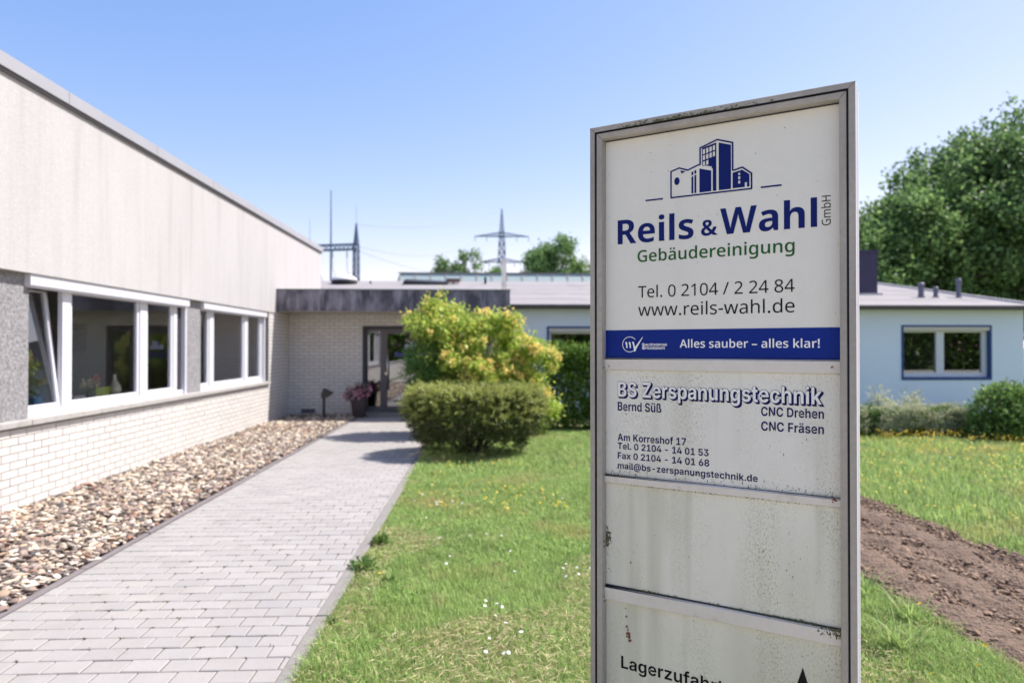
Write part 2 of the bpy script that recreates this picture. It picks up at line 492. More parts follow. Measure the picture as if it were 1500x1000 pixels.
# letter outlines (advance | contours), 1000 units per em, * marks a curve control point
GLYPHS = {
'RB': {
  '&': '773|320,724 *413,724 *520,637 520,560 *520,498 *445,408 386,373 520,244 *541,272 *570,344 579,384 734,384 *718,314 *660,190 623,147 775,0 578,0 515,63 *486,42 *426,9 *346,-10 288,-10 *210,-10 *100,42 *42,134 42,193 *42,239 *75,312 *139,371 183,395 *163,418 *130,468 *110,526 110,559 *110,633 *219,724|267,309 *245,295 *214,263 *198,226 198,203 *198,163 *254,113 300,113 *342,113 *403,139 422,155|317,619 *288,619 *249,588 249,556 *249,529 *279,482 304,457 *344,480 *381,531 381,560 *381,589 *346,619',
  'R': '656|304,714 *398,714 *522,667 *583,575 583,506 *583,458 *549,384 *491,332 454,315 657,0 482,0 323,274 238,274 238,0 85,0 85,714|301,595 238,595 238,392 301,392 *362,392 *428,442 428,499 *428,531 *401,573 *345,595',
  'W': '996|982,714 801,0 626,0 531,372 *527,386 *517,429 *507,477 *499,520 498,534 *496,520 *489,477 *479,429 *469,386 465,371 370,0 196,0 14,714 164,714 255,326 *259,309 *269,261 *279,210 *288,162 290,144 *294,170 *304,234 *318,300 *332,359 337,381 425,714 570,714 659,380 *664,358 *678,298 *692,232 *703,168 706,144 *709,169 *722,236 *736,302 741,325 832,714',
  'a': '599|317,556 *420,556 *528,459 528,364 528,0 423,0 394,74 390,74 *367,45 *318,7 *254,-10 208,-10 *160,-10 *84,27 *40,103 40,161 *40,247 *164,333 287,338 378,341 378,358 *378,407 *334,446 294,446 *257,446 *179,422 141,405 97,508 *140,530 *251,556|321,250 *250,248 *194,206 194,168 *194,133 *233,100 266,100 *313,100 *378,156 378,208 378,253',
  'e': '597|306,556 *382,556 *492,499 *551,388 551,308 551,235 200,235 *202,173 *274,102 341,102 *392,102 *476,122 520,142 520,29 *480,9 *391,-10 325,-10 *244,-10 *119,50 *47,175 47,269 *47,365 *112,492 *229,556|310,449 *265,449 *209,392 204,336 410,336 *410,369 *388,419 *343,449',
  'h': '650|224,607 *224,563 *219,496 217,476 225,476 *243,505 *291,539 *350,556 383,556 *442,556 *530,514 *579,427 579,356 579,0 428,0 428,318 *428,377 *386,436 341,436 *297,436 *246,394 *224,314 224,256 224,0 73,0 73,760 224,760',
  'i': '299|225,546 225,0 74,0 74,546|150,761 *183,761 *232,730 232,687 *232,646 *183,614 150,614 *116,614 *68,646 68,687 *68,730 *116,761',
  'l': '298|224,0 73,0 73,760 224,760',
  's': '502|460,161 *460,109 *411,32 *311,-10 234,-10 *176,-10 *88,5 47,22 47,147 *91,126 *193,102 230,102 *276,102 *317,128 317,150 *317,165 *296,189 *243,215 194,234 *145,254 *79,297 *46,357 46,402 *46,477 *165,556 263,556 *316,556 *407,534 454,514 410,411 *372,428 *292,450 261,450 *227,450 *189,429 189,410 *189,396 *210,374 *263,350 311,331 *360,312 *427,269 *460,208',
},
'RM': {
  ' ': '260|',
  '!': '278|185,220 94,220 69,714 210,714|64,63 *64,104 *107,138 139,138 *170,138 *213,104 213,63 *213,23 *170,-13 139,-13 *107,-13 *64,23',
  'A': '665|536,0 465,195 198,195 127,0 0,0 265,717 399,717 664,0|369,485 *365,496 *350,547 *336,601 331,617 *327,595 *314,545 *301,500 297,485 231,298 434,298',
  'G': '732|394,389 659,389 659,29 *602,10 *477,-10 401,-10 *292,-10 *139,76 *58,241 58,358 *58,470 *145,634 *311,724 430,724 *492,724 *602,701 648,681 606,581 *568,599 *476,621 426,621 *348,621 *239,555 *183,436 183,356 *183,277 *233,157 *338,92 420,92 *458,92 *519,101 542,107 542,289 394,289',
  'a': '580|302,550 *402,550 *504,459 504,364 504,0 419,0 396,75 392,75 *369,46 *320,8 *257,-10 212,-10 *164,-10 *87,25 *43,99 43,155 *43,238 *168,324 295,329 386,332 386,356 *386,415 *335,460 288,460 *249,460 *172,436 136,419 101,503 *140,524 *243,550|317,255 *232,251 *165,202 165,158 *165,118 *212,80 250,80 *308,80 *386,146 386,211 386,258',
  'b': '623|198,579 *198,546 *195,489 193,470 198,470 *221,504 *298,550 358,550 *454,550 *572,409 572,271 *572,178 *518,53 *421,-10 357,-10 *295,-10 *221,35 198,64 190,64 168,0 79,0 79,760 198,760|327,454 *279,454 *223,417 *198,339 198,279 198,268 *198,180 *254,87 329,87 *390,87 *450,182 450,272 *450,363 *390,454',
  'd': '623|264,-10 *168,-10 *51,131 51,270 *51,409 *170,551 267,551 *307,551 *367,530 *411,494 426,471 432,471 *430,487 *425,545 425,566 425,760 544,760 544,0 451,0 430,71 425,71 *410,49 *366,12 *305,-10|297,86 *370,86 *430,169 430,253 430,268 *430,358 *373,454 296,454 *236,454 *173,355 173,267 *173,179 *236,86',
  'e': '580|299,551 *371,551 *476,492 *532,382 532,306 532,243 173,243 *175,167 *255,83 329,83 *380,83 *461,103 504,122 504,27 *464,8 *379,-10 319,-10 *241,-10 *119,51 *51,175 51,267 *51,358 *113,485 *225,551|300,462 *246,462 *181,392 175,328 416,328 *416,368 *390,427 *340,462',
  'g': '623|265,551 *320,551 *401,510 428,471 433,471 446,541 544,541 544,-7 *544,-83 *488,-187 *375,-240 288,-240 *227,-240 *128,-224 88,-207 88,-102 *129,-123 *228,-144 288,-144 *354,-144 *426,-75 426,-14 426,4 *426,16 *428,58 430,71 425,71 *400,32 *321,-10 265,-10 *166,-10 *51,136 51,270 *51,401 *167,551|295,455 *256,455 *201,412 *173,328 173,268 *173,177 *236,85 298,85 *333,85 *384,104 *416,144 *431,206 431,249 431,271 *431,335 *404,416 *343,455',
  'i': '278|198,541 198,0 80,0 80,541|140,749 *166,749 *206,720 206,684 *206,650 *166,620 140,620 *112,620 *73,650 73,684 *73,720 *112,749',
  'k': '571|198,392 *198,371 *194,310 192,286 196,286 *202,296 *225,326 *249,357 258,368 415,541 551,541 342,310 565,0 426,0 259,234 198,183 198,0 79,0 79,760 198,760',
  'l': '277|198,0 79,0 79,760 198,760',
  'n': '634|364,551 *457,551 *558,457 558,352 558,0 440,0 440,331 *440,393 *389,454 335,454 *257,454 *198,358 198,267 198,0 79,0 79,541 172,541 189,468 195,468 *213,495 *264,532 *328,551',
  'r': '430|354,551 *370,551 *404,548 416,545 403,434 *391,437 *361,441 343,441 *316,441 *264,421 *223,381 *198,322 198,282 198,0 79,0 79,541 172,541 188,446 194,446 *210,475 *258,523 *319,551',
  's': '490|447,155 *447,103 *396,29 *298,-10 227,-10 *170,-10 *85,7 49,23 49,125 *88,107 *184,81 226,81 *282,81 *333,116 333,145 *333,163 *312,191 *257,220 206,239 *155,259 *85,300 *48,359 48,403 *48,475 *163,551 257,551 *308,551 *396,531 438,512 401,426 *365,441 *288,462 253,462 *209,462 *162,434 162,410 *162,391 *185,365 *242,338 292,319 *342,300 *411,258 *447,199',
  'u': '634|554,541 554,0 461,0 444,70 438,70 *421,42 *368,7 *304,-10 269,-10 *208,-10 *121,31 *75,118 75,187 75,541 194,541 194,209 *194,148 *244,86 297,86 *350,86 *411,130 *435,213 435,273 435,541',
  'ä': '580|302,550 *402,550 *504,459 504,364 504,0 419,0 396,75 392,75 *369,46 *320,8 *257,-10 212,-10 *164,-10 *87,25 *43,99 43,155 *43,238 *168,324 295,329 386,332 386,356 *386,415 *335,460 288,460 *249,460 *172,436 136,419 101,503 *140,524 *243,550|317,255 *232,251 *165,202 165,158 *165,118 *212,80 250,80 *308,80 *386,146 386,211 386,258|132,684 *132,714 *166,741 190,741 *213,741 *248,714 248,684 *248,655 *213,626 190,626 *166,626 *132,655|334,684 *334,714 *367,741 391,741 *415,741 *449,714 449,684 *449,655 *415,626 391,626 *367,626 *334,655',
  '–': '500|39,221 39,316 461,316 461,221',
},
'RR': {
  ' ': '260|',
  '-': '322|40,227 40,309 282,309 282,227',
  '.': '268|72,54 *72,91 *108,121 133,121 *159,121 *196,91 196,54 *196,18 *159,-14 133,-14 *108,-14 *72,18',
  '/': '373|10,0 276,714 363,714 97,0',
  '0': '572|523,358 *523,271 *497,135 *440,40 *349,-10 285,-10 *205,-10 *100,78 *49,243 49,358 *49,474 *96,638 *200,725 285,725 *365,725 *471,638 *523,474|137,358 *137,260 *166,130 *231,65 285,65 *339,65 *404,129 *434,260 434,358 *434,456 *404,585 *339,650 285,650 *231,650 *166,585 *137,456',
  '1': '572|355,0 269,0 269,499 *269,528 *270,568 *272,603 273,622 *257,606 *231,584 211,567 135,505 89,564 282,714 355,714',
  '2': '572|520,0 48,0 48,73 235,262 *289,316 *363,400 *401,481 401,529 *401,588 *331,649 275,649 *223,649 *144,613 103,581 56,640 *84,664 *151,702 *230,724 275,724 *342,724 *438,678 *491,593 491,534 *491,478 *445,380 *363,285 308,231 159,84 159,80 520,80',
  '4': '572|552,162 448,162 448,0 363,0 363,162 21,162 21,237 357,718 448,718 448,241 552,241|363,466 *363,492 *364,535 *366,573 *367,608 368,624 364,624 *356,605 *332,561 321,546 107,241 363,241',
  '8': '572|285,724 *379,724 *499,636 499,553 *499,510 *462,446 *400,397 363,378 *407,357 *479,304 *522,234 522,185 *522,125 *464,38 *359,-10 288,-10 *211,-10 *104,36 *49,121 49,182 *49,231 *90,303 *158,355 197,373 *162,393 *105,444 *72,510 72,554 *72,609 *128,684 *224,724|135,181 *135,129 *209,60 286,60 *359,60 *436,129 436,184 *436,219 *399,272 *332,314 286,331 270,337 *226,318 *166,274 *135,218|284,653 *229,653 *158,600 158,550 *158,513 *193,463 *253,428 289,412 *324,427 *379,463 *412,514 412,550 *412,600 *342,653',
  'A': '639|545,0 459,221 176,221 91,0 0,0 279,717 360,717 638,0|352,517 *349,525 *335,567 *322,612 318,624 *313,604 *302,563 *291,529 287,517 206,301 432,301',
  'B': '650|301,714 *435,714 *572,635 572,537 *572,495 *541,430 *480,387 436,379 436,374 *481,367 *554,329 *596,259 596,203 *596,138 *536,47 *425,0 348,0 97,0 97,714|319,410 *411,410 *479,469 479,527 *479,586 *396,637 305,637 187,637 187,410|187,335 187,76 331,76 *426,76 *500,150 500,210 *500,248 *467,304 *390,335 324,335',
  'D': '730|669,364 *669,244 *580,82 *414,0 296,0 97,0 97,714 317,714 *425,714 *583,634 *669,479|574,361 *574,456 *511,578 *390,637 304,637 187,637 187,77 284,77 *429,77 *574,220',
  'E': '556|496,0 97,0 97,714 496,714 496,635 187,635 187,412 478,412 478,334 187,334 187,79 496,79',
  'G': '728|407,377 654,377 654,27 *596,8 *478,-10 403,-10 *292,-10 *140,79 *61,244 61,357 *61,469 *149,633 *314,724 431,724 *491,724 *598,702 644,682 610,604 *572,621 *477,645 426,645 *341,645 *219,575 *155,446 155,357 *155,272 *210,141 *328,68 424,68 *471,68 *537,78 564,85 564,297 407,297',
  'H': '741|643,0 553,0 553,333 187,333 187,0 97,0 97,714 187,714 187,412 553,412 553,714 643,714',
  'I': '339|298,0 40,0 40,52 124,71 124,642 40,662 40,714 298,714 298,662 214,642 214,71 298,52',
  'L': '524|97,0 97,714 187,714 187,80 499,80 499,0',
  'N': '760|663,0 558,0 176,593 172,593 *174,570 *177,507 *180,436 180,399 180,0 97,0 97,714 201,714 582,123 586,123 *585,139 *582,203 *579,279 579,311 579,714 663,714',
  'Q': '781|720,358 *720,271 *673,129 *581,31 512,8 683,-170 554,-170 416,-9 *410,-9 *397,-10 391,-10 *307,-10 *183,43 *101,140 *61,276 61,359 *61,469 *133,633 *280,725 392,725 *499,725 *645,634 *720,469|156,358 *156,268 *206,138 *311,68 391,68 *472,68 *575,138 *625,268 625,358 *625,493 *513,646 392,646 *311,646 *206,577 *156,448',
  'R': '622|294,714 *383,714 *498,669 *554,579 554,511 *554,454 *512,378 *447,333 411,320 607,0 502,0 329,295 187,295 187,0 97,0 97,714|289,636 187,636 187,371 294,371 *381,371 *461,440 461,507 *461,554 *424,610 *348,636',
  'S': '549|502,191 *502,127 *440,38 *325,-10 247,-10 *207,-10 *134,-2 *74,13 51,24 51,110 *87,94 *194,68 251,68 *304,68 *376,96 *412,148 412,183 *412,218 *382,266 *309,307 244,330 *183,352 *101,408 *60,487 60,542 *60,599 *118,680 *221,724 288,724 *347,724 *445,702 485,684 457,607 *420,623 *333,645 286,645 *241,645 *181,619 *151,572 151,541 *151,505 *181,457 *249,419 307,397 *370,374 *457,321 *502,247',
  'T': '556|323,0 233,0 233,635 10,635 10,714 545,714 545,635 323,635',
  'U': '731|640,252 *640,178 *580,59 *457,-10 362,-10 *229,-10 *90,135 90,254 90,714 180,714 180,251 *180,164 *273,68 367,68 *432,68 *513,115 *551,198 551,252 551,714 640,714',
  'V': '600|600,714 345,0 255,0 0,714 94,714 255,256 *266,227 *282,173 *295,124 300,100 *305,124 *318,174 *335,228 345,258 505,714',
  'a': '561|288,545 *386,545 *480,459 480,365 480,0 416,0 399,76 395,76 *372,47 *323,8 *260,-10 215,-10 *167,-10 *90,24 *46,95 46,149 *46,229 *172,316 303,320 394,323 394,355 *394,422 *336,474 283,474 *241,474 *165,449 132,433 105,499 *140,518 *236,545|314,259 *214,255 *137,199 137,148 *137,103 *192,61 235,61 *303,61 *393,136 393,214 393,262',
  'b': '615|173,575 *173,541 *170,482 168,465 173,465 *196,499 *276,545 339,545 *439,545 *560,406 560,268 *560,176 *505,52 *405,-10 339,-10 *276,-10 *196,36 173,68 166,68 148,0 85,0 85,760 173,760|324,472 *267,472 *201,429 *173,340 173,271 173,267 *173,168 *238,63 326,63 *398,63 *469,169 469,269 *469,370 *398,472',
  'd': '615|275,-10 *175,-10 *55,129 55,267 *55,405 *176,546 276,546 *318,546 *380,525 *426,489 442,467 448,467 *447,480 *442,531 442,546 442,760 530,760 530,0 459,0 446,72 442,72 *426,49 *380,12 *317,-10|289,63 *374,63 *443,156 443,250 443,266 *443,366 *377,473 288,473 *217,473 *146,360 146,265 *146,169 *217,63',
  'e': '564|292,546 *361,546 *460,486 *513,377 513,304 513,251 146,251 *148,160 *237,65 317,65 *368,65 *447,84 489,102 489,25 *448,7 *368,-10 313,-10 *237,-10 *120,52 *55,175 55,264 *55,352 *114,478 *221,546|291,474 *228,474 *155,393 148,321 421,321 *421,367 *393,435 *336,474',
  'h': '618|173,537 *173,518 *170,478 168,462 174,462 *191,490 *243,526 *307,545 341,545 *406,545 *493,504 *537,418 537,349 537,0 450,0 450,343 *450,408 *392,472 330,472 *270,472 *202,427 *173,340 173,277 173,0 85,0 85,760 173,760',
  'i': '258|173,536 173,0 85,0 85,536|130,737 *150,737 *181,710 181,681 *181,653 *150,625 130,625 *108,625 *78,653 78,681 *78,710 *108,737',
  'l': '258|173,0 85,0 85,760 173,760',
  'm': '935|673,546 *764,546 *854,453 854,349 854,0 767,0 767,345 *767,408 *714,472 658,472 *580,472 *513,382 513,296 513,0 426,0 426,345 *426,387 *402,444 *354,472 316,472 *262,472 *200,427 *173,341 173,278 173,0 85,0 85,536 156,536 169,463 174,463 *191,491 *240,528 *300,546 332,546 *394,546 *477,502 496,456 501,456 *528,502 *621,546',
  'r': '413|335,546 *350,546 *385,543 398,540 387,459 *374,462 *343,466 329,466 *298,466 *242,440 *198,393 *173,327 173,286 173,0 85,0 85,536 157,536 167,438 171,438 *188,468 *236,517 *298,546',
  's': '479|434,148 *434,96 *382,26 *286,-10 220,-10 *164,-10 *83,8 52,24 52,104 *84,88 *175,61 222,61 *289,61 *349,104 349,140 *349,160 *327,192 *270,224 217,244 *165,264 *91,304 *51,360 51,404 *51,472 *162,546 252,546 *301,546 *386,527 423,510 393,440 *359,454 *285,474 246,474 *192,474 *135,439 135,409 *135,387 *161,356 *222,327 273,307 *324,288 *396,248 *434,191',
  'w': '786|431,303 *423,331 *408,384 *397,430 394,445 390,445 *388,430 *377,384 *363,330 354,302 258,1 158,1 11,537 102,537 176,251 *184,222 *198,163 *209,110 211,91 215,91 *218,103 *226,139 *235,179 *246,219 251,235 346,537 442,537 534,235 *541,212 *556,160 *568,111 570,92 574,92 *576,109 *587,160 *602,221 610,251 685,537 775,537 626,1 523,1',
  'Ä': '639|545,0 459,221 176,221 91,0 0,0 279,717 360,717 638,0|352,517 *349,525 *335,567 *322,612 318,624 *313,604 *302,563 *291,529 287,517 206,301 432,301|178,859 *178,885 *206,908 225,908 *244,908 *272,885 272,859 *272,834 *244,809 225,809 *206,809 *178,834|366,859 *366,885 *393,908 412,908 *431,908 *459,885 459,859 *459,834 *431,809 412,809 *393,809 *366,834',
},
'DB': {
  ' ': '269|',
  '-': '646|488,357 488,243 157,243 157,357',
  '.': '269|135,-9 *100,-9 *52,39 52,74 *52,109 *100,156 135,156 *170,156 *219,109 219,74 *219,39 *170,-9',
  '0': '646|323,-10 *232,-10 *109,79 *47,245 47,363 *47,481 *109,648 *232,737 323,737 *414,737 *537,648 *600,481 600,363 *600,245 *538,79 *415,-10|323,111 *368,111 *427,167 *456,279 456,363 *456,448 *427,561 *368,617 323,617 *279,617 *220,561 *190,448 190,363 *190,279 *220,167 *279,111',
  '1': '646|88,0 88,118 577,118 577,0|425,728 425,0 280,0 280,599 275,599 108,480 108,615 268,728',
  '2': '646|71,0 71,105 328,348 *361,381 *408,434 *432,485 432,515 *432,547 *402,595 *350,621 317,621 *283,621 *232,593 *204,541 204,505 65,505 *65,576 *129,680 *244,737 318,737 *395,737 *509,682 *572,586 572,523 *572,483 *541,404 *460,306 386,238 273,125 273,120 582,120 582,0',
  '3': '646|315,-10 *237,-10 *116,43 *45,139 42,203 189,203 *191,174 *226,133 *282,111 316,111 *352,111 *408,137 *440,186 440,222 *440,253 *409,306 *345,338 297,338 219,338 219,436 385,602 385,607 79,607 79,728 562,728 562,622 321,388 321,419 *403,429 *524,378 *591,277 591,213 *591,146 *519,46 *394,-10',
  '4': '646|34,130 34,245 308,728 448,728 180,254 180,248 612,248 612,130|382,0 382,165 386,217 386,454 519,454 519,0',
  '5': '646|317,-10 *243,-10 *127,45 *59,141 58,203 199,203 *201,174 *233,130 *285,106 317,106 *354,106 *411,139 *443,199 443,238 *443,277 *410,338 *352,372 314,372 *281,372 *220,346 203,324 73,347 108,728 545,728 545,607 229,607 209,421 213,421 *233,447 *309,481 356,481 *405,481 *488,446 *550,381 *584,294 584,241 *584,168 *517,55 *396,-10',
  '6': '646|325,-10 *253,-10 *135,49 *64,159 64,236 *64,292 *109,407 158,479 326,728 473,728 244,392 206,392 *216,409 *260,442 *321,462 358,462 *425,462 *526,408 *582,307 582,237 *582,163 *516,52 *400,-10|324,105 *360,105 *415,138 *446,196 446,233 *446,271 *415,329 *360,362 324,362 *289,362 *234,329 *202,272 202,234 *202,197 *234,138 *289,105',
  '7': '646|120,0 424,602 424,607 70,607 70,728 576,728 576,605 271,0',
  '8': '646|323,-10 *242,-10 *117,44 *45,136 45,195 *45,241 *86,317 *157,369 201,376 201,380 *143,393 *72,483 72,542 *72,598 *137,687 *250,737 323,737 *395,737 *509,687 *574,598 574,542 *574,483 *502,393 445,380 445,376 *488,369 *559,317 *601,241 601,195 *601,136 *529,44 *404,-10|323,99 *361,99 *418,126 *449,175 449,207 *449,239 *417,289 *359,318 323,318 *286,318 *229,290 *196,240 196,207 *196,175 *227,126 *285,99|323,426 *354,426 *403,451 *432,497 432,527 *432,557 *404,601 *355,626 323,626 *291,626 *241,601 *214,557 214,527 *214,497 *242,452 *291,426',
  '@': '1013|518,-208 *406,-208 *231,-147 *110,-29 *47,143 47,252 *47,357 *108,530 *227,654 *401,721 514,721 *619,721 *786,658 *904,545 *966,393 966,304 *966,243 *944,138 *897,58 *821,13 766,13 *735,13 *678,30 *639,67 635,95 631,95 *617,59 *541,13 484,13 *417,13 *324,75 *275,185 275,257 *275,329 *329,438 *424,500 487,500 *535,500 *603,465 618,439 623,439 623,489 722,489 722,160 *722,136 *744,107 767,107 *798,107 *834,147 *850,230 850,295 *850,365 *809,482 *727,566 *604,612 522,612 *435,612 *303,564 *213,471 *167,339 167,255 *167,169 *214,38 *306,-52 *440,-98 529,-98 *569,-98 *642,-87 *703,-69 722,-61 760,-160 *735,-171 *660,-194 *568,-208|497,115 *538,115 *591,148 *617,212 617,259 *617,307 *590,365 *537,391 498,391 *461,391 *409,358 *381,299 381,259 *381,218 *406,153 *458,115',
  'A': '743|24,0 274,728 463,728 719,0 558,0 439,356 *418,422 *375,581 351,677 382,677 *359,581 *319,421 299,356 184,0|178,171 178,286 565,286 565,171',
  'B': '661|67,0 67,728 354,728 *434,728 *540,679 *593,595 593,540 *593,497 *559,433 *500,393 463,384 463,377 *504,375 *576,332 *621,254 621,200 *621,143 *565,52 *454,0 372,0|213,120 344,120 *411,120 *472,172 472,213 *472,244 *442,293 *386,321 348,321 213,321|213,421 333,421 *365,421 *417,444 *447,488 447,518 *447,558 *389,609 336,609 213,609',
  'C': '739|384,-10 *287,-10 *135,78 *47,245 47,363 *47,482 *135,649 *288,737 384,737 *445,737 *552,703 *634,637 *687,541 695,480 549,480 *543,511 *515,558 *472,591 *418,608 387,608 *329,608 *242,551 *194,442 194,363 *194,284 *243,175 *329,119 386,119 *417,119 *472,137 *515,170 *543,217 549,247 696,247 *690,196 *641,104 *561,32 *452,-10',
  'D': '722|321,0 134,0 134,125 314,125 *386,125 *482,176 *531,282 531,364 *531,446 *482,551 *386,602 316,602 130,602 130,728 324,728 *434,728 *591,640 *675,478 675,364 *675,251 *591,87 *432,0|213,728 213,0 67,0 67,728',
  'F': '587|67,0 67,728 543,728 543,607 213,607 213,400 511,400 511,281 213,281 213,0',
  'K': '716|174,167 174,301 *197,341 *240,409 *292,477 325,517 505,728 684,728 376,374 365,378|67,0 67,728 213,728 213,525 210,342 213,271 213,0|519,0 300,331 392,440 691,0',
  'L': '565|67,0 67,728 213,728 213,121 528,121 528,0',
  'N': '762|67,0 67,728 230,728 464,353 *481,325 *517,260 *555,179 574,129 558,129 *555,170 *549,260 *546,343 546,372 546,728 694,728 694,0 531,0 319,339 *296,376 *257,446 *215,532 185,592 204,592 *207,539 *212,442 *216,364 216,340 216,0',
  'S': '654|332,-11 *245,-11 *117,43 *45,147 42,223 184,223 *187,186 *226,137 *290,112 330,112 *371,112 *432,136 *465,179 465,207 *465,233 *435,267 *379,292 339,301 258,322 *166,344 *62,440 62,519 *62,585 *133,683 *256,737 334,737 *414,737 *534,682 *601,585 602,522 461,522 *457,566 *389,615 333,615 *294,615 *239,593 *211,553 211,528 *211,501 *244,465 *298,442 329,435 395,419 *439,408 *518,374 *578,323 *612,253 612,207 *612,141 *545,43 *420,-11',
  'T': '666|38,607 38,728 629,728 629,607 406,607 406,0 261,0 261,607',
  'Z': '662|57,0 57,88 354,509 *381,547 *445,622 478,660 489,613 *440,608 *343,607 294,607 55,607 55,728 605,728 605,639 314,226 *285,186 *218,107 184,68 173,115 *224,119 *325,121 375,121 607,121 607,0',
  'a': '579|216,-11 *164,-11 *81,26 *34,99 34,153 *34,199 *68,260 *126,297 *200,316 240,320 *288,325 *346,333 *373,351 373,369 373,371 *373,395 *353,429 *314,447 286,447 *257,447 *214,429 *187,400 181,382 50,405 *64,453 *130,518 *226,553 286,553 *329,553 *411,532 *477,488 *516,418 516,367 516,0 380,0 380,76 376,76 *363,51 *319,12 *257,-11|255,90 *291,90 *344,119 *374,166 374,195 374,255 *368,251 *341,243 *308,236 *276,232 264,230 *236,226 *194,209 *171,179 171,157 *171,135 *193,105 *231,90',
  'b': '629|366,-9 *321,-9 *259,21 *221,66 211,87 203,87 203,0 63,0 63,728 206,728 206,454 211,454 *221,476 *258,521 *320,553 366,553 *428,553 *528,490 *589,365 589,272 *589,181 *530,56 *429,-9|323,106 *362,106 *415,148 *442,224 442,272 *442,321 *415,396 *362,438 323,438 *284,438 *231,397 *203,323 203,272 *203,222 *231,147 *285,106',
  'c': '587|306,-11 *224,-11 *105,60 *40,187 40,271 *40,355 *105,482 *224,553 306,553 *354,553 *435,528 *498,481 *539,415 547,373 415,348 *410,369 *391,403 *364,427 *329,440 307,440 *267,440 *213,397 *186,321 186,271 *186,222 *213,146 *267,102 307,102 *329,102 *365,115 *393,140 *411,176 416,198 548,173 *541,130 *499,62 *436,14 *354,-11',
  'd': '629|263,-9 *200,-9 *99,56 *40,181 40,272 *40,365 *101,490 *202,553 263,553 *309,553 *371,521 *409,476 418,454 423,454 423,728 566,728 566,0 426,0 426,87 418,87 *408,66 *370,21 *309,-9|306,106 *344,106 *398,147 *426,222 426,272 *426,323 *398,397 *345,438 306,438 *267,438 *214,396 *187,321 187,272 *187,224 *214,148 *268,106',
  'e': '595|309,-11 *226,-11 *105,58 *40,184 40,270 *40,354 *105,481 *222,553 302,553 *354,553 *447,519 *517,451 *556,347 556,276 556,235 101,235 101,326 487,326 420,301 *420,345 *393,409 *341,445 303,445 *264,445 *210,409 *181,347 181,308 181,245 *181,196 *214,131 *273,97 311,97 *337,97 *380,112 *411,142 419,163 548,139 *535,94 *470,26 *372,-11',
  'f': '396|364,546 364,437 10,437 10,546|107,0 107,590 *107,647 *153,724 *233,762 282,762 *317,762 *373,751 386,747 360,638 *351,641 *326,646 311,646 *277,646 *249,614 249,584 249,0',
  'g': '631|304,-216 *237,-216 *136,-182 *73,-122 61,-83 183,-48 *190,-63 *219,-92 *268,-111 304,-111 *361,-111 *426,-59 426,-4 426,97 415,97 *405,75 *368,34 *308,8 263,8 *201,8 *100,66 *40,184 40,274 *40,366 *101,490 *203,553 264,553 *310,553 *372,522 *411,476 421,454 427,454 427,546 567,546 567,3 *567,-70 *499,-168 *381,-216|307,117 *345,117 *399,154 *427,225 427,275 *427,324 *399,397 *345,438 307,438 *268,438 *214,396 *187,322 187,275 *187,227 *214,156 *268,117',
  'h': '621|206,317 206,0 63,0 63,728 203,728 203,410 191,410 *213,479 *301,553 369,553 *426,553 *511,504 *557,412 557,347 557,0 414,0 414,323 *414,375 *361,433 314,433 *283,433 *234,406 *206,354',
  'i': '269|63,0 63,546 206,546 206,0|135,618 *102,618 *56,662 56,692 *56,723 *102,766 135,766 *167,766 *214,723 214,692 *214,662 *167,618',
  'k': '578|193,162 193,334 215,334 397,546 562,546 325,273 292,273|63,0 63,728 206,728 206,0|404,0 238,241 333,342 573,0',
  'l': '307|223,-3 *141,-3 *63,68 63,140 63,728 206,728 206,161 *206,134 *224,109 247,109 *259,109 *271,111 276,113 299,8 *288,4 *248,-3',
  'm': '910|63,0 63,546 196,546 203,411 192,411 *205,461 *254,524 *321,554 357,554 *416,554 *488,479 505,403 488,403 *500,455 *556,522 *631,554 673,554 *723,554 *801,511 *847,428 847,368 847,0 704,0 704,342 *704,389 *653,435 616,435 *588,435 *546,410 *524,367 524,337 524,0 386,0 386,346 *386,387 *338,435 299,435 *273,435 *231,411 *206,365 206,331 206,0',
  'n': '620|206,317 206,0 63,0 63,546 198,546 200,410 191,410 *213,479 *301,553 369,553 *426,553 *510,504 *557,412 557,347 557,0 414,0 414,323 *414,375 *361,433 314,433 *283,433 *234,406 *206,354',
  'o': '612|306,-11 *225,-11 *105,60 *40,187 40,271 *40,355 *105,482 *225,553 306,553 *388,553 *507,482 *572,355 572,271 *572,187 *507,60 *388,-11|306,102 *346,102 *400,146 *427,223 427,271 *427,320 *400,396 *346,440 306,440 *266,440 *212,396 *186,320 186,271 *186,223 *212,146 *266,102',
  'p': '629|63,-204 63,546 203,546 203,454 211,454 *221,476 *258,521 *320,553 366,553 *428,553 *528,490 *589,365 589,272 *589,181 *530,56 *429,-9 366,-9 *321,-9 *259,21 *221,66 211,87 206,87 206,-204|323,106 *362,106 *415,148 *442,224 442,272 *442,321 *415,396 *362,438 323,438 *284,438 *231,397 *203,323 203,272 *203,222 *231,147 *285,106',
  'r': '405|63,0 63,546 201,546 201,452 207,452 *222,501 *293,553 340,553 *351,553 *377,551 387,549 387,421 *377,424 *341,428 324,428 *290,428 *236,399 *206,347 206,313 206,0',
  's': '558|278,-11 *213,-11 *112,27 *48,98 39,148 172,171 *183,133 *237,94 282,94 *325,94 *375,128 375,153 *375,175 *340,203 304,210 210,230 *131,246 *54,323 54,384 *54,436 *111,512 *213,553 281,553 *345,553 *439,517 *496,452 507,408 380,385 *371,413 *324,450 283,450 *246,450 *196,418 196,393 *196,372 *228,343 268,334 365,315 *444,299 *521,226 521,167 *521,114 *459,34 *349,-11',
  't': '364|331,546 331,437 10,437 10,546|85,676 228,676 228,159 *228,132 *252,106 279,106 *287,106 *317,111 325,113 346,5 *322,-2 *275,-8 253,-8 *172,-8 *85,72 85,146',
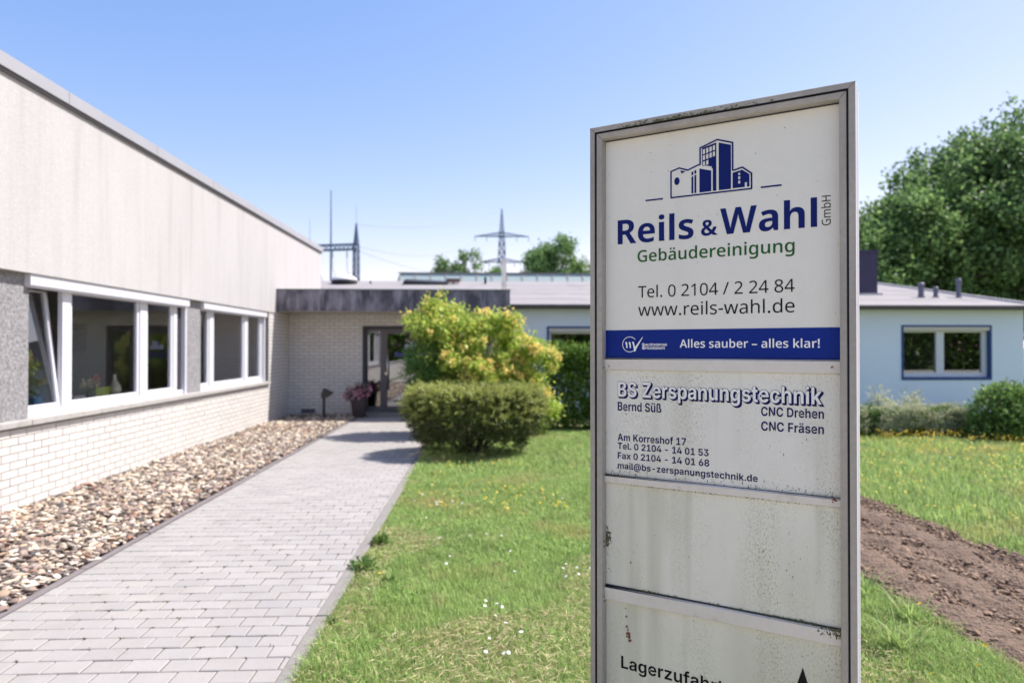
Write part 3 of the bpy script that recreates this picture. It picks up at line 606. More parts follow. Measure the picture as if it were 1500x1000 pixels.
  'u': '621|251,-7 *195,-7 *110,42 *63,135 63,199 63,546 206,546 206,223 *206,171 *259,113 307,113 *338,113 *387,140 *414,193 414,229 414,546 557,546 557,0 422,0 420,136 429,136 *407,67 *319,-7',
  'x': '578|21,0 233,336 233,225 32,546 186,546 237,458 *261,416 *298,334 318,296 263,296 *283,334 *320,416 345,458 397,546 549,546 345,223 345,332 556,0 403,0 341,104 *317,146 *278,228 259,265 314,265 *295,228 *259,146 235,104 173,0',
  'z': '571|59,0 59,87 331,426 331,430 67,430 67,546 503,546 503,451 247,120 247,116 513,116 513,0',
  'ß': '653|206,513 206,0 67,0 67,513 *67,624 *192,737 293,737 *355,737 *457,695 *517,612 517,553 *517,521 *502,478 *482,444 *467,412 467,391 *467,370 *496,337 *540,305 *583,263 *613,204 613,162 *613,113 *565,35 *466,-10 390,-10 *349,-10 *270,6 249,19 286,128 *301,122 *349,106 389,106 *426,106 *475,137 475,169 *475,196 *444,234 *399,264 *353,299 *322,348 322,385 *322,413 *340,451 *362,484 *379,519 379,543 *379,579 *330,618 293,618 *255,618 *206,571',
  'ä': '579|216,-11 *164,-11 *81,26 *34,99 34,153 *34,199 *68,260 *126,297 *200,316 240,320 *288,325 *346,333 *373,351 373,369 373,371 *373,395 *353,429 *314,447 286,447 *257,447 *214,429 *187,400 181,382 50,405 *64,453 *130,518 *226,553 286,553 *329,553 *411,532 *477,488 *516,418 516,367 516,0 380,0 380,76 376,76 *363,51 *319,12 *257,-11|255,90 *291,90 *344,119 *374,166 374,195 374,255 *368,251 *341,243 *308,236 *276,232 264,230 *236,226 *194,209 *171,179 171,157 *171,135 *193,105 *231,90|395,622 *365,622 *323,663 323,692 *323,722 *365,763 395,763 *425,763 *467,722 467,692 *467,663 *425,622|179,622 *149,622 *107,663 107,692 *107,722 *149,763 179,763 *209,763 *251,722 251,692 *251,663 *209,622',
  'ü': '621|251,-7 *195,-7 *110,42 *63,135 63,199 63,546 206,546 206,223 *206,171 *259,113 307,113 *338,113 *387,140 *414,193 414,229 414,546 557,546 557,0 422,0 420,136 429,136 *407,67 *319,-7|418,622 *389,622 *346,663 346,692 *346,722 *389,763 418,763 *448,763 *490,722 490,692 *490,663 *448,622|203,622 *173,622 *131,663 131,692 *131,722 *173,763 203,763 *233,763 *275,722 275,692 *275,663 *233,622',
},
}

# ------------------------------------------------------------------ ground, path, gravel bed, soil
b = MB()
b.quad((-700, -300, -.03), (700, -300, -.03), (700, 1500, -.03), (-700, 1500, -.03))
kind(b.build('ground', M['ground']), 'structure')

b = MB()
b.box(-4.6, 46, -14, 1.35, -.2, .002)
kind(b.build('bounce_forecourt', M['bounce_forecourt']), 'structure')  # unseen paving added behind the camera to brighten the shaded sign and walls

b = MB()
b.box(-3.06, -1.04, 1.35, 17.2, -.025, -.008, 0)
PW, PD = 0.204, 0.144
row = 0
y = 1.36
pv = MB()
while y < 17.15:
    off = (0.0 if row % 2 else -PW * .5) + random.uniform(-.006, .006)
    x = -3.04 + off
    while x < -1.06:
        a0, a1 = max(x, -3.035), min(x + PW, -1.065)
        if a1 - a0 > .03:
            g = .0035
            dz = random.uniform(-.0025, .0015)
            x0, x1, y0, y1 = a0 + g, a1 - g, y + g + random.uniform(0, .002), y + PD - g
            e = .005
            t1, t2 = random.uniform(-.0015, .0015), random.uniform(-.0015, .0015)
            pv.add([(x0, y0, -.02), (x1, y0, -.02), (x1, y1, -.02), (x0, y1, -.02),
                    (x0, y0, dz - e), (x1, y0, dz - e), (x1, y1, dz - e), (x0, y1, dz - e),
                    (x0 + e, y0 + e, dz + t1), (x1 - e, y0 + e, dz + t2), (x1 - e, y1 - e, dz + t2), (x0 + e, y1 - e, dz + t1)],
                   [(0, 1, 5, 4), (1, 2, 6, 5), (2, 3, 7, 6), (3, 0, 4, 7), (4, 5, 9, 8), (5, 6, 10, 9), (6, 7, 11, 10), (7, 4, 8, 11), (8, 9, 10, 11)], 1)
        x += PW
    y += PD
    row += 1
b.add(pv.v, pv.f, 1)
kind(b.build('path', [M['paver_joint'], M['paver']]), 'structure')

def kerb_run(name, x0, x1, y0, y1, ztop, m, length=1.0):
    b = MB()
    y = y0
    while y < y1:
        e = min(y + length, y1)
        b.box(x0 + random.uniform(-.004, .004), x1 + random.uniform(-.004, .004), y + .003, e - .003, -.2, ztop + random.uniform(-.006, .006))
        y = e
    return kind(b.build(name, m, bevel=.006), 'structure')
kerb_run('kerb', -1.06, -0.975, 1.36, 16.0, 0.008, M['kerb'])
kerb_run('kerb', -3.095, -3.045, 1.36, 16.9, 0.012, M['kerb_dark'])

b = MB()
b.box(-4.87, -3.095, 1.36, 17.2, -.2, -.012)
kind(b.build('gravel_bed', M['gravel_base']), 'structure')
b = MB()
b.box(-3.045, 0.59, 16.75, 17.42, -.1, .075)
kind(b.build('doorstep', M['kerb'], bevel=.01), 'structure')

# gravel stones: distorted icospheres in one stuff mesh
def ico(sub):
    t = (1 + 5 ** .5) / 2
    v = [(-1, t, 0), (1, t, 0), (-1, -t, 0), (1, -t, 0), (0, -1, t), (0, 1, t), (0, -1, -t), (0, 1, -t), (t, 0, -1), (t, 0, 1), (-t, 0, -1), (-t, 0, 1)]
    f = [(0, 11, 5), (0, 5, 1), (0, 1, 7), (0, 7, 10), (0, 10, 11), (1, 5, 9), (5, 11, 4), (11, 10, 2), (10, 7, 6), (7, 1, 8),
         (3, 9, 4), (3, 4, 2), (3, 2, 6), (3, 6, 8), (3, 8, 9), (4, 9, 5), (2, 4, 11), (6, 2, 10), (8, 6, 7), (9, 8, 1)]
    v = [Vector(p).normalized() for p in v]
    for _ in range(sub):
        cache, nf = {}, []
        def midp(a, b):
            k = (min(a, b), max(a, b))
            if k not in cache:
                v.append(((v[a] + v[b]) / 2).normalized())
                cache[k] = len(v) - 1
            return cache[k]
        for a, b2, c in f:
            ab, bc, ca = midp(a, b2), midp(b2, c), midp(c, a)
            nf += [(a, ab, ca), (b2, bc, ab), (c, ca, bc), (ab, bc, ca)]
        f = nf
    return np.array([tuple(p) for p in v]), np.array(f)

def stones(P, size, sub=1, flat=(.20, .44), rough=.32):
    v0, f0 = ico(sub)
    n = len(P)
    k = len(v0)
    sc = np.stack([size * rng.uniform(.8, 1.35, n), size * rng.uniform(.6, 1.0, n), size * rng.uniform(flat[0], flat[1], n)], 1)
    V = v0[None] * (1 + rough * rng.uniform(-1, 1, (n, k, 1)))
    V = V * sc[:, None, :]
    az = rng.uniform(0, 2 * np.pi, n)
    tl = rng.normal(0, .45, n)
    ca, sa, ct, st = np.cos(az), np.sin(az), np.cos(tl), np.sin(tl)
    x, y, z = V[..., 0], V[..., 1], V[..., 2]
    y, z = y * ct[:, None] - z * st[:, None], y * st[:, None] + z * ct[:, None]
    V = np.stack([x * ca[:, None] - y * sa[:, None], x * sa[:, None] + y * ca[:, None], z], -1) + P[:, None, :]
    F = (f0[None] + (np.arange(n) * k)[:, None, None]).reshape(-1, 3)
    return V.reshape(-1, 3), F

n = 19000
P = np.stack([rng.uniform(-4.84, -3.11, n), 3.5 + 13.65 * rng.random(n) ** 1.25, np.zeros(n)], 1)
P[:, 2] = rng.uniform(-.012, .030, n) + .025 * value_noise(P[:, 0], P[:, 1], 3, 1.5)
size = rng.uniform(.015, .037, n) * np.where(rng.random(n) < .12, 1.45, 1)
V, F = stones(P, size)
kind(np_mesh('gravel', V, F, M['stone'], smooth=False), 'stuff')

# bare soil strip
nx, ny = 90, 620
xs, ys = np.meshgrid(np.linspace(2.70, 4.36, nx), np.linspace(2.4, 13.6, ny))
edge = np.minimum(xs - 2.70, 4.36 - xs) + .10 * (value_noise(xs, ys, 5, 3) - .5) + .05 * (value_noise(xs, ys, 6, 11) - .5)
hgt = -.055 + np.clip(edge * .9, 0, .085) + .045 * (value_noise(xs, ys, 1, 4) - .5) + .045 * (value_noise(xs, ys, 2, 9) - .5) + .03 * (value_noise(xs, ys, 9, 27) - .5)
hgt -= .05 * np.exp(-((xs - 4.12 - .08 * value_noise(ys, ys * 0, 8, 1.2)) / .09) ** 2)
hgt += .014 * np.sin((xs + .12 * value_noise(xs, ys, 14, 1.3)) * 2 * np.pi / .42) * (edge > .1)
hgt = np.where(edge > .035, np.maximum(hgt, -.022 + .012 * (value_noise(xs, ys, 15, 30) - .3)), hgt)
V = np.stack([xs, ys, hgt], -1).reshape(-1, 3)
i = np.arange(nx * ny).reshape(ny, nx)
F = np.stack([i[:-1, :-1], i[:-1, 1:], i[1:, 1:], i[1:, :-1]], -1).reshape(-1, 4)
kind(np_mesh('soil_strip', V, F, M['soil'], smooth=True), 'structure')
n = 20000
P = np.stack([rng.uniform(2.76, 4.31, n), 2.5 + 11 * rng.random(n) ** 1.3, np.zeros(n)], 1)
P[:, 2] = -.006 + .045 * (value_noise(P[:, 0], P[:, 1], 1, 4) - .5) + .03 * (value_noise(P[:, 0], P[:, 1], 2, 11) - .5) + .03
size = .005 + .019 * rng.random(n) ** 5
V, F = stones(P, size, 1, (.55, .85), .42)
kind(np_mesh('soil_clods', V, F, M['clod']), 'stuff')

# ------------------------------------------------------------------ lawn
def lawn_ok(x, y):
    ragged = .07 * (value_noise(x, y, 12, 5) - .5) + .04 * (value_noise(x, y, 13, 17) - .5)
    ok = (x > -.985 - .04 * value_noise(x, y, 21, 6))
    soil = (x > 2.79 + ragged) & (x < 4.25 + ragged) & (y < 13.4)
    return ok & ~soil & (y < 17.1)

def blades(n, x0, x1, y0, y1, h, w, seg2=True):
    x = rng.uniform(x0, x1, n)
    y = rng.uniform(y0, y1, n)
    k = lawn_ok(x, y)
    x, y = x[k], y[k]
    n = len(x)
    lush = value_noise(x, y, 31, 1.1) * .5 + value_noise(x, y, 32, 3.3) * .35 + value_noise(x, y, 34, 11) * .35 - .1
    dry = value_noise(x, y, 33, 1.0)
    hh = h * rng.uniform(.45, 1.25, n) * (.45 + 1.0 * lush)
    az = rng.uniform(0, 2 * np.pi, n)
    lean = rng.uniform(.1, .9, n)
    dx, dy = np.cos(az) * lean, np.sin(az) * lean
    px, py = -np.sin(az + rng.normal(0, .6, n)), np.cos(az)
    ww = w * rng.uniform(.7, 1.3, n) * .5
    base = np.stack([x, y, np.full(n, -.03)], 1)
    side = np.stack([px, py, np.zeros(n)], 1) * ww[:, None]
    mid = base + np.stack([dx * hh * .30, dy * hh * .30, hh * .6], 1)
    tip = base + np.stack([dx * hh * .95, dy * hh * .95, hh * (1.0 - .25 * lean)], 1)
    V = np.stack([base - side, base + side, mid + side * .8, mid - side * .8, tip], 1).reshape(-1, 3)
    j = (np.arange(n) * 5)[:, None]
    F4 = j + np.array([[0, 1, 2, 3]])
    F3 = j + np.array([[3, 2, 4]])
    return V, F4, F3
sets = [blades(95000, -1.0, 3.0, 2.6, 5.6, .065, .0042), blades(100000, -1.0, 2.9, 5.6, 9, .070, .0065), blades(60000, -1.0, 3.6, 9, 14.2, .075, .010),
        blades(26000, 2.2, 2.9, 2.6, 6, .085, .0045), blades(120000, 4.2, 13, 4.2, 13.3, .12, .0085), blades(30000, 4.0, 20, 13.3, 17, .08, .02),
        blades(20000, 6, 18, 2.5, 9, .10, .014)]
VV, F4s, F3s, k = [], [], [], 0
for V, F4, F3 in sets:
    VV.append(V)
    F4s.append(F4 + k)
    F3s.append(F3 + k)
    k += len(V)
kind(np_mesh('grass', np.concatenate(VV), np.concatenate(F4s), M['grass'], F3=np.concatenate(F3s)), 'stuff')
# withered stalks lying in the mown grass near the kerb
n = 30000
x = rng.uniform(-.96, 2.8, n)
y = rng.uniform(2.8, 6.5, n)
k = (value_noise(x, y, 33, 1.0) + .35 * (x < -.75) + .18 * (y < 4.1) > .62)
x, y = x[k], y[k]
P = np.stack([x, y, rng.uniform(-.01, .025, len(x))], 1)
D = unit(np.stack([rng.normal(size=len(x)), rng.normal(size=len(x)), rng.uniform(-.1, .35, len(x))], 1))
V, F = leaf_mesh(P, D, rng.uniform(.03, .09, len(x)), .004, 0.0)
kind(np_mesh('withered_grass', V, F, M['dry_grass']), 'stuff')

# small lawn flowers (buttercups and daisies), far too many to count
def flower_heads(P, r, petals=5, cup=.35):
    n = len(P)
    tilt = unit(np.stack([rng.normal(0, .35, n), rng.normal(0, .35, n), np.ones(n)], 1))
    a = unit(np.cross(tilt, rng.normal(size=(n, 3))))
    c = np.cross(tilt, a)
    Vs, Fs = [], []
    for q in range(petals):
        t = 2 * np.pi * q / petals
        D = unit(a * math.cos(t) + c * math.sin(t) + tilt * cup)
        S = np.cross(D, tilt)
        S = unit(S)
        L = r[:, None]
        V = np.stack([P, P + D * L * .6 + S * L * .5, P + D * L, P + D * L * .6 - S * L * .5], 1)
        Vs.append(V)
    V = np.concatenate(Vs, 1).reshape(-1, 3)
    F = np.arange(len(V)).reshape(-1, 4)
    return V, F
def patch(n, x0, x1, y0, y1, seed, thr, sc=1.3):
    x = rng.uniform(x0, x1, n)
    y = rng.uniform(y0, y1, n)
    k = (value_noise(x, y, seed, sc) > thr) & lawn_ok(x, y)
    return x[k], y[k]
px, py = [], []
for args in ((260, -.75, .9, 6.8, 9.8, 41, .30), (70, -.9, 2.6, 4.0, 12, 42, .5), (1300, 4.3, 10, 6.0, 10.5, 43, .40), (2600, 4.3, 12.5, 10.0, 12.6, 44, .28), (10, 2.2, 2.8, 3.3, 5, 45, .2)):
    a, c = patch(*args)
    px.append(a)
    py.append(c)
px, py = np.concatenate(px), np.concatenate(py)
P = np.stack([px, py, np.where(px > 4, rng.uniform(.10, .19, len(px)), rng.uniform(.05, .09, len(px)))], 1)
V, F = flower_heads(P, rng.uniform(.010, .016, len(P)))
kind(np_mesh('buttercup_flowers', V, F, M['petal_yellow']), 'stuff')
px, py = [], []
for args in ((100, .0, 1.1, 3.6, 5.2, 51, .58, 3), (45, -.85, .3, 3.8, 7.6, 52, .55, 3), (20, -.8, -.2, 6.6, 8.5, 53, .4, 3), (25, .8, 2.4, 5, 11, 54, .55), (16, 4.4, 9, 6.5, 11, 55, .4)):
    a, c = patch(*args)
    px.append(a)
    py.append(c)
px, py = np.concatenate(px), np.concatenate(py)
P = np.stack([px, py, rng.uniform(.04, .07, len(px))], 1)
V, F = flower_heads(P, rng.uniform(.010, .014, len(P)), 9, .1)
kind(np_mesh('daisy_flowers', V, F, M['petal_white']), 'stuff')

# moss and seedlings in the joints of the near paving
n = 700
y = 3.2 + 4.5 * rng.random(n) ** 1.6
row = np.round((y - 1.36) / PD)
y = 1.36 + row * PD + rng.normal(0, .003, n)
x = -3.04 + np.where(row % 2 == 0, 0, -PW * .5) + np.round(rng.uniform(.5, 9.4, n)) * PW + rng.normal(0, .012, n) * (rng.random(n) < .8)
k = (value_noise(x, y, 95, 2.2) > .52) & (x < -1.08)
x, y = x[k], y[k]
P = np.repeat(np.stack([x, y, np.full(len(x), -.006)], 1), 6, 0) + rng.normal(0, .004, (6 * len(x), 3)) * [1, 1, .3]
D = unit(rng.normal(size=P.shape) + [0, 0, .8])
V, F = leaf_mesh(P, D, rng.uniform(.006, .016, len(P)), .006, .1)
kind(np_mesh('joint_moss', V, F, M['joint_moss']), 'stuff')

# ------------------------------------------------------------------ brick laying
BL, BH, BJ = .25, .083, .010
def lay(b, ax, face, a0, a1, z0, z1, m, holes=(), out=1, zstart=None):
    """bricks proud of a mortar face; ax 'y': wall along Y at x=face, out = +1 towards +X; ax 'x': wall along X at y=face, out towards -Y"""
    z = z0 if zstart is None else zstart
    r = 0
    while z < z1 - .02:
        zt = min(z + BH - BJ, z1)
        a = a0 - (BL * .5 if r % 2 else 0) - BL
        while a < a1:
            s, e = max(a, a0), min(a + BL - BJ, a1)
            segs = [(s, e)]
            for h0, h1, hz0, hz1 in holes:
                if zt > hz0 + .005 and z < hz1 - .005:
                    ns = []
                    for p, q in segs:
                        if q <= h0 or p >= h1:
                            ns.append((p, q))
                        else:
                            if p < h0:
                                ns.append((p, h0))
                            if q > h1:
                                ns.append((h1, q))
                    segs = ns
            for p, q in segs:
                if q - p > .012:
                    d = .005 + random.uniform(-.0012, .0012)
                    if ax == 'y':
                        b.add([(face, p, z), (face, q, z), (face, q, zt), (face, p, zt), (face + d, p + .001, z + .001), (face + d, q - .001, z + .001), (face + d, q - .001, zt - .001), (face + d, p + .001, zt - .001)],
                              [(4, 5, 6, 7), (0, 1, 5, 4), (1, 2, 6, 5), (2, 3, 7, 6), (3, 0, 4, 7)], m)
                    else:
                        b.add([(p, face, z), (q, face, z), (q, face, zt), (p, face, zt), (p + .001, face - d, z + .001), (q - .001, face - d, z + .001), (q - .001, face - d, zt - .001), (p + .001, face - d, zt - .001)],
                              [(4, 5, 6, 7), (0, 1, 5, 4), (1, 2, 6, 5), (2, 3, 7, 6), (3, 0, 4, 7)], m)
            a += BL
        z += BH
        r += 1

# ------------------------------------------------------------------ office building on the left
office = thing('office_building', 'long flat roofed office with grey rendered upper wall, white brick base and wide white windows', 'building', (-4.9, 7, 0))
b = MB()
b.box(-5.25, -4.875, -8, 17.2, -.2, .86, 0)          # mortar core under the windows
lay(b, 'y', -4.875, -7.9, 17.2, 0.02, .86, 1)
b.box(-5.25, -4.875, 15.62, 17.2, .86, 2.49, 0)       # brick pier beside the entrance
lay(b, 'y', -4.875, 15.62, 17.19, .86, 2.49, 1, zstart=0.02 + BH * 10.0)
b.build('brick_wall', [M['mortar'], M['brick']], office)
b = MB()
b.box(-5.30, -4.85, -8, 20.42, 2.49, 4.50, 0)
b.box(-14, -5.30, 20.0, 20.42, 2.49, 4.50, 0)
b.build('upper_wall', M['stucco'], office)
b = MB()
y = -8.0
for e in (-4, 0, 4.0, 8.07, 10.2, 12.27, 16.3, 20.47):
    b.box(-5.2, -4.80, y + .004, e - .004, 4.505, 4.645, 0)
    y = e
b.box(-5.1, -4.82, -8, 20.44, 4.47, 4.51, 1)
b.build('roof_edge', [M['coping'], M['gutter']], office)
b = MB()
b.quad((-14, -8, 4.5), (-5.1, -8, 4.5), (-5.1, 20.4, 4.5), (-14, 20.4, 4.5))
b.build('roof', M['roof'], office)
for p0, p1 in ((6.55, 7.60), (11.575, 12.09), (1.6, 2.5)):
    b = MB()
    b.box(-5.25, -4.94, p0, p1, .925, 2.49)
    b.build('pillar', M['pebble'], office)
b = MB()
for y0, y1, dz in ((-8, 2, 0), (2.004, 7.48, 0), (7.484, 12, .004), (12.004, 15.62, 0)):
    b.box(-5.02, -4.815 + dz, y0, y1, .868, .925 + dz)
b.build('window_sill', M['sill'], office, bevel=.004)
# rooms behind the windows
b = MB()
b.quad((-9.5, -8, .02), (-5.25, -8, .02), (-5.25, 17, .02), (-9.5, 17, .02), 1)
b.quad((-9.5, -8, 2.7), (-5.0, -8, 2.7), (-5.0, 17, 2.7), (-9.5, 17, 2.7), 0)
b.quad((-9.5, -8, .02), (-9.5, 17, .02), (-9.5, 17, 2.7), (-9.5, -8, 2.7), 0)
for yy in (6.9, 11.83, 16.9):
    b.box(-9.5, -5.25, yy - .05, yy + .05, .02, 2.7, 0)
b.box(-5.45, -5.065, 7.0, 15.6, .995, 1.035, 2)
b.build('room', [M['interior'], M['carpet'], M['white_frame']], office)

def window_run(y0, y1, panes, tilted, guide):
    """white frame with mullions at x=-4.97; panes: (y0,y1) of each glass, z 1.05..2.30"""
    zb, zt, gl0, gl1 = .928, 2.45, 1.055, 2.34
    x0, x1 = -5.06, -4.97
    b = MB()
    b.box(x0, x1, y0, y1, zb, 1.0)
    b.box(x0, x1, y0, y1, 2.36, zt)
    es = [y0] + [v for p in panes for v in p] + [guide]
    for i in range(0, len(es), 2):
        c0, c1 = es[i], es[i + 1]
        if c1 - c0 > .16 and 0 < i < len(es) - 2:       # outer post with a sash stile set back on each side
            b.box(-5.02, x1 + .004, c0 + .05, c1 - .06, 1.0, 2.36)
        elif c1 - c0 > .02:
            b.box(x0, x1 + .002, c0 + (.05 if i else 0), c1 - (.03 if i == 0 else 0), 1.0, 2.36)
    if guide < y1:
        b.box(x0 - .05, x0 + .055, guide, y1 - .10, .93, 2.40, 1)
        b.box(x1 - .035, x1 + .035, y1 - .105, y1 - .055, .93, 2.40, 0)
        b.box(x1 - .035, x1 + .030, y1 - .035, y1 - .005, .93, 2.40, 2)
    w = b.build('window', [M['white_frame'], M['dark_gap'], M['rail_grey']], office)
    for i, (p0, p1) in enumerate(panes):
        s = MB()
        X0, X1 = -5.04, -4.985
        s.box(X0, X1, p0 - .05, p1 + .05, 1.003, gl0)
        s.box(X0, X1, p0 - .05, p1 + .05, gl1, 2.357)
        s.box(X0, X1, p0 - .05, p0, gl0, gl1)
        s.box(X0, X1, p1, p1 + .05, gl0, gl1)
        g = MB()
        g.quad((-5.012, p0, gl0), (-5.012, p1, gl0), (-5.012, p1, gl1), (-5.012, p0, gl1))
        if tilted == i:
            for mb in (s, g):
                mb.v = [tuple(Matrix.Translation((-5.0, 0, 1.0)) @ Matrix.Rotation(-math.radians(6.8), 4, 'Y') @ Matrix.Translation((5.0, 0, -1.0)) @ Vector(q)) for q in mb.v]
        s.build('sash', M['white_frame'], w, bevel=.006)
        g.build('pane', M['glass'], w)
    b = MB()
    b.box(-5.0, -4.872, y0 - .02, y1 - .08, 2.365, 2.487)
    b.box(-5.0, -4.885, y0 - .005, y1 - .09, 2.345, 2.366)
    b.build('shutter_box', M['white_frame'], office, bevel=.006)
    return w
window_run(7.55, 11.57, [(7.62, 8.19), (8.46, 10.01), (10.32, 11.07)], 0, 11.24)
window_run(12.095, 15.60, [(12.16, 12.50), (12.79, 14.30), (14.60, 15.34)], -1, 15.46)
window_run(2.5, 6.52, [(2.6, 3.2), (3.46, 5.0), (5.3, 6.05)], -1, 6.2)

# ------------------------------------------------------------------ entrance wing with canopy and door
wing = thing('entrance_wing', 'low cream brick entrance wing under a dark slate canopy with a glazed grey door', 'building', (-2, 17.2, 0))
b = MB()
DX0, DX1, DZ1 = -3.055, -.70, 2.21
b.box(-5.2, DX0, 17.206, 17.6, -.1, 2.6, 0)
b.box(DX1, .60, 17.206, 17.6, -.1, 2.6, 0)
b.box(DX0, DX1, 17.206, 17.6, DZ1, 2.6, 0)
lay(b, 'x', 17.206, -4.868, .60, .0, 2.53, 1, holes=((DX0, DX1, -.1, DZ1),))
b.build('brick_wall', [M['mortar'], M['brick']], wing)
b = MB()
b.box(-4.85, .596, 16.1, 16.16, 2.535, 3.03, 0)
b.box(.54, .596, 16.16, 17.2, 2.535, 3.03, 0)
b.box(-4.85, .605, 16.085, 16.20, 3.03, 3.055, 1)
b.build('fascia', [M['fascia'], M['fascia_top']], wing)
b = MB()
b.box(-4.85, .54, 16.16, 17.2, 2.545, 2.575, 0)
b.build('soffit', M['soffit'], wing)
b = MB()
b.box(-4.85, .60, 16.2, 17.4, 2.99, 3.02, 0)
b.build('canopy_roof', M['roof'], wing)
b = MB()
b.box(-4.56, -4.22, 17.185, 17.205, .06, .16, 0)
for q in range(5):
    b.box(-4.54, -4.24, 17.178, 17.186, .072 + q * .017, .080 + q * .017, 1)
b.build('air_vent', [M['gutter'], M['vent_grey']], wing)

b = MB()
yd0, yd1 = 17.34, 17.42
b.box(DX0, -2.975, 17.22, 17.46, .075, DZ1, 1)
b.box(-2.975, DX1, 17.30, 17.46, 2.16, DZ1, 1)
for x0, x1 in ((-2.975, -2.955), (-2.632, -2.52), (-1.30, -1.20), (-.76, DX1)):
    b.box(x0, x1, yd0, yd1, .075, 2.16, 0)
b.box(-2.955, -2.632, yd0, yd1, 2.085, 2.16, 0)
b.box(-2.955, -2.632, yd0, yd1, .075, .20, 0)
b.box(-2.52, -1.30, yd0, yd1, 2.11, 2.16, 0)
b.box(-1.20, -.76, yd0, yd1, 2.085, 2.16, 0)
b.box(-1.20, -.76, yd0, yd1, .075, .20, 0)
dfr = b.build('door_frame', [M['door_frame'], M['door_rebate']], wing)
b = MB()
b.quad((-2.955, 17.385, .20), (-2.632, 17.385, .20), (-2.632, 17.385, 2.085), (-2.955, 17.385, 2.085))
b.build('side_pane', M['door_glass'], dfr)
b = MB()
b.quad((-1.20, 17.385, .20), (-.76, 17.385, .20), (-.76, 17.385, 2.085), (-1.20, 17.385, 2.085))
b.build('side_pane', M['door_glass'], dfr)
b = MB()
b.box(-2.515, -2.455, 17.33, 17.41, .09, 2.10)
b.box(-1.365, -1.305, 17.33, 17.41, .09, 2.10)
b.box(-2.455, -1.365, 17.33, 17.41, 2.03, 2.10)
b.box(-2.455, -1.365, 17.33, 17.41, .09, .205)
door = b.build('door', M['door_frame'], wing)
b = MB()
b.quad((-2.455, 17.37, .205), (-1.365, 17.37, .205), (-1.365, 17.37, 2.03), (-2.455, 17.37, 2.03))
b.build('pane', M['door_glass'], door)
b = MB()
b.tube([(-2.44, 17.26, .615), (-2.44, 17.26, 1.65)], .018, 10)
b.tube([(-2.44, 17.26, .75), (-2.44, 17.33, .75)], .010, 8)
b.tube([(-2.44, 17.26, 1.50), (-2.44, 17.33, 1.50)], .010, 8)
b.build('handle', M['chrome'], door, smooth=True)
b = MB()
b.tube([(-2.49, 17.315, 1.03), (-2.49, 17.33, 1.03)], .028, 12)
b.build('lock', M['chrome'], door)
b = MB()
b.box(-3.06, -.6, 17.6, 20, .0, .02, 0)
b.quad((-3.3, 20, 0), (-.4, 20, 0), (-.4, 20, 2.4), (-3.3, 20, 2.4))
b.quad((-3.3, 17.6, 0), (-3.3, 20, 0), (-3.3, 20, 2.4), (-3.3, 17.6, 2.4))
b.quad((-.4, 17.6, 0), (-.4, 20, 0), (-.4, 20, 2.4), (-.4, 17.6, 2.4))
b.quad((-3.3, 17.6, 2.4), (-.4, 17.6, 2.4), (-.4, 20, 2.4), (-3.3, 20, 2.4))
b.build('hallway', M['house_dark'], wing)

# ------------------------------------------------------------------ white house
house = thing('white_house', 'white rendered bungalow with pale felt gable roof and blue framed windows', 'building', (7, 17.2, 0))
b = MB()
W1 = (1.62, 3.9, .95, 2.17)
W2 = (10.79, 13.09, .90, 2.215)
W3 = (6.2, 8.5, .90, 2.215)
xs = [.60]
for w in (W1, W3, W2):
    xs += [w[0], w[1]]
xs.append(14.0)
for q in range(0, len(xs), 2):
    b.box(xs[q], xs[q + 1], 17.2, 17.5, -.1, 2.68)
for w in (W1, W3, W2):
    b.box(w[0], w[1], 17.2, 17.5, -.1, w[2])
    b.box(w[0], w[1], 17.2, 17.5, w[3], 2.68)
b.add([(13.7, 17.5, -.1), (14.0, 17.5, -.1), (14.0, 31, -.1), (13.7, 31, -.1), (13.7, 17.5, 2.68), (14.0, 17.5, 2.68), (14.0, 24.6, 3.95), (13.7, 24.6, 3.95), (14.0, 31, 2.68), (13.7, 31, 2.68)],
      [(1, 2, 8, 6, 5), (0, 4, 7, 9, 3), (0, 1, 5, 4), (2, 3, 9, 8)])
b.build('wall', M['house_wall'], house)
def roof_z(y):
    return 2.745 + (y - 16.85) * (4.06 - 2.745) / (24.6 - 16.85)
b = MB()
zt = roof_z(24.6)
b.add([(.60, 16.85, 2.745), (14.12, 16.85, 2.745), (14.12, 24.6, zt), (-14, 24.6, zt), (-14, 17.45, roof_z(17.45)), (.60, 17.45, roof_z(17.45))], [(0, 1, 2, 3, 4, 5)], 0)
b.add([(14.12, 24.6, zt), (14.12, 31, 2.745), (-14, 31, 2.745), (-14, 24.6, zt)], [(0, 1, 2, 3)], 0)
b.add([(.60, 16.85, 2.70), (14.12, 16.85, 2.70), (14.12, 24.6, zt - .05), (.6, 24.6, zt - .05)], [(0, 3, 2, 1)], 0)
for q in (18.3, 19.8, 21.3, 22.8):                         # overlapping felt seams
    b.add([(.62, q - .03, roof_z(q) + .004), (14.1, q - .03, roof_z(q) + .004), (14.1, q + .03, roof_z(q) + .012), (.62, q + .03, roof_z(q) + .012)], [(0, 1, 2, 3)], 0)
roof = b.build('roof', M['roof'], house)
b = MB()
b.add([(14.10, 16.80, 2.67), (14.19, 16.80, 2.67), (14.19, 24.6, zt - .06), (14.10, 24.6, zt - .06), (14.10, 16.80, 2.79), (14.19, 16.80, 2.79), (14.19, 24.6, zt + .06), (14.10, 24.6, zt + .06)],
      [(0, 1, 5, 4), (4, 5, 6, 7), (1, 2, 6, 5), (0, 4, 7, 3), (0, 3, 2, 1)])
b.build('verge', M['verge'], house)
b = MB()
b.box(.60, 14.15, 16.79, 16.87, 2.69, 2.752, 0)
b.box(.60, 14.1, 16.87, 17.2, 2.66, 2.685, 0)
b.build('gutter', M['gutter'], house)

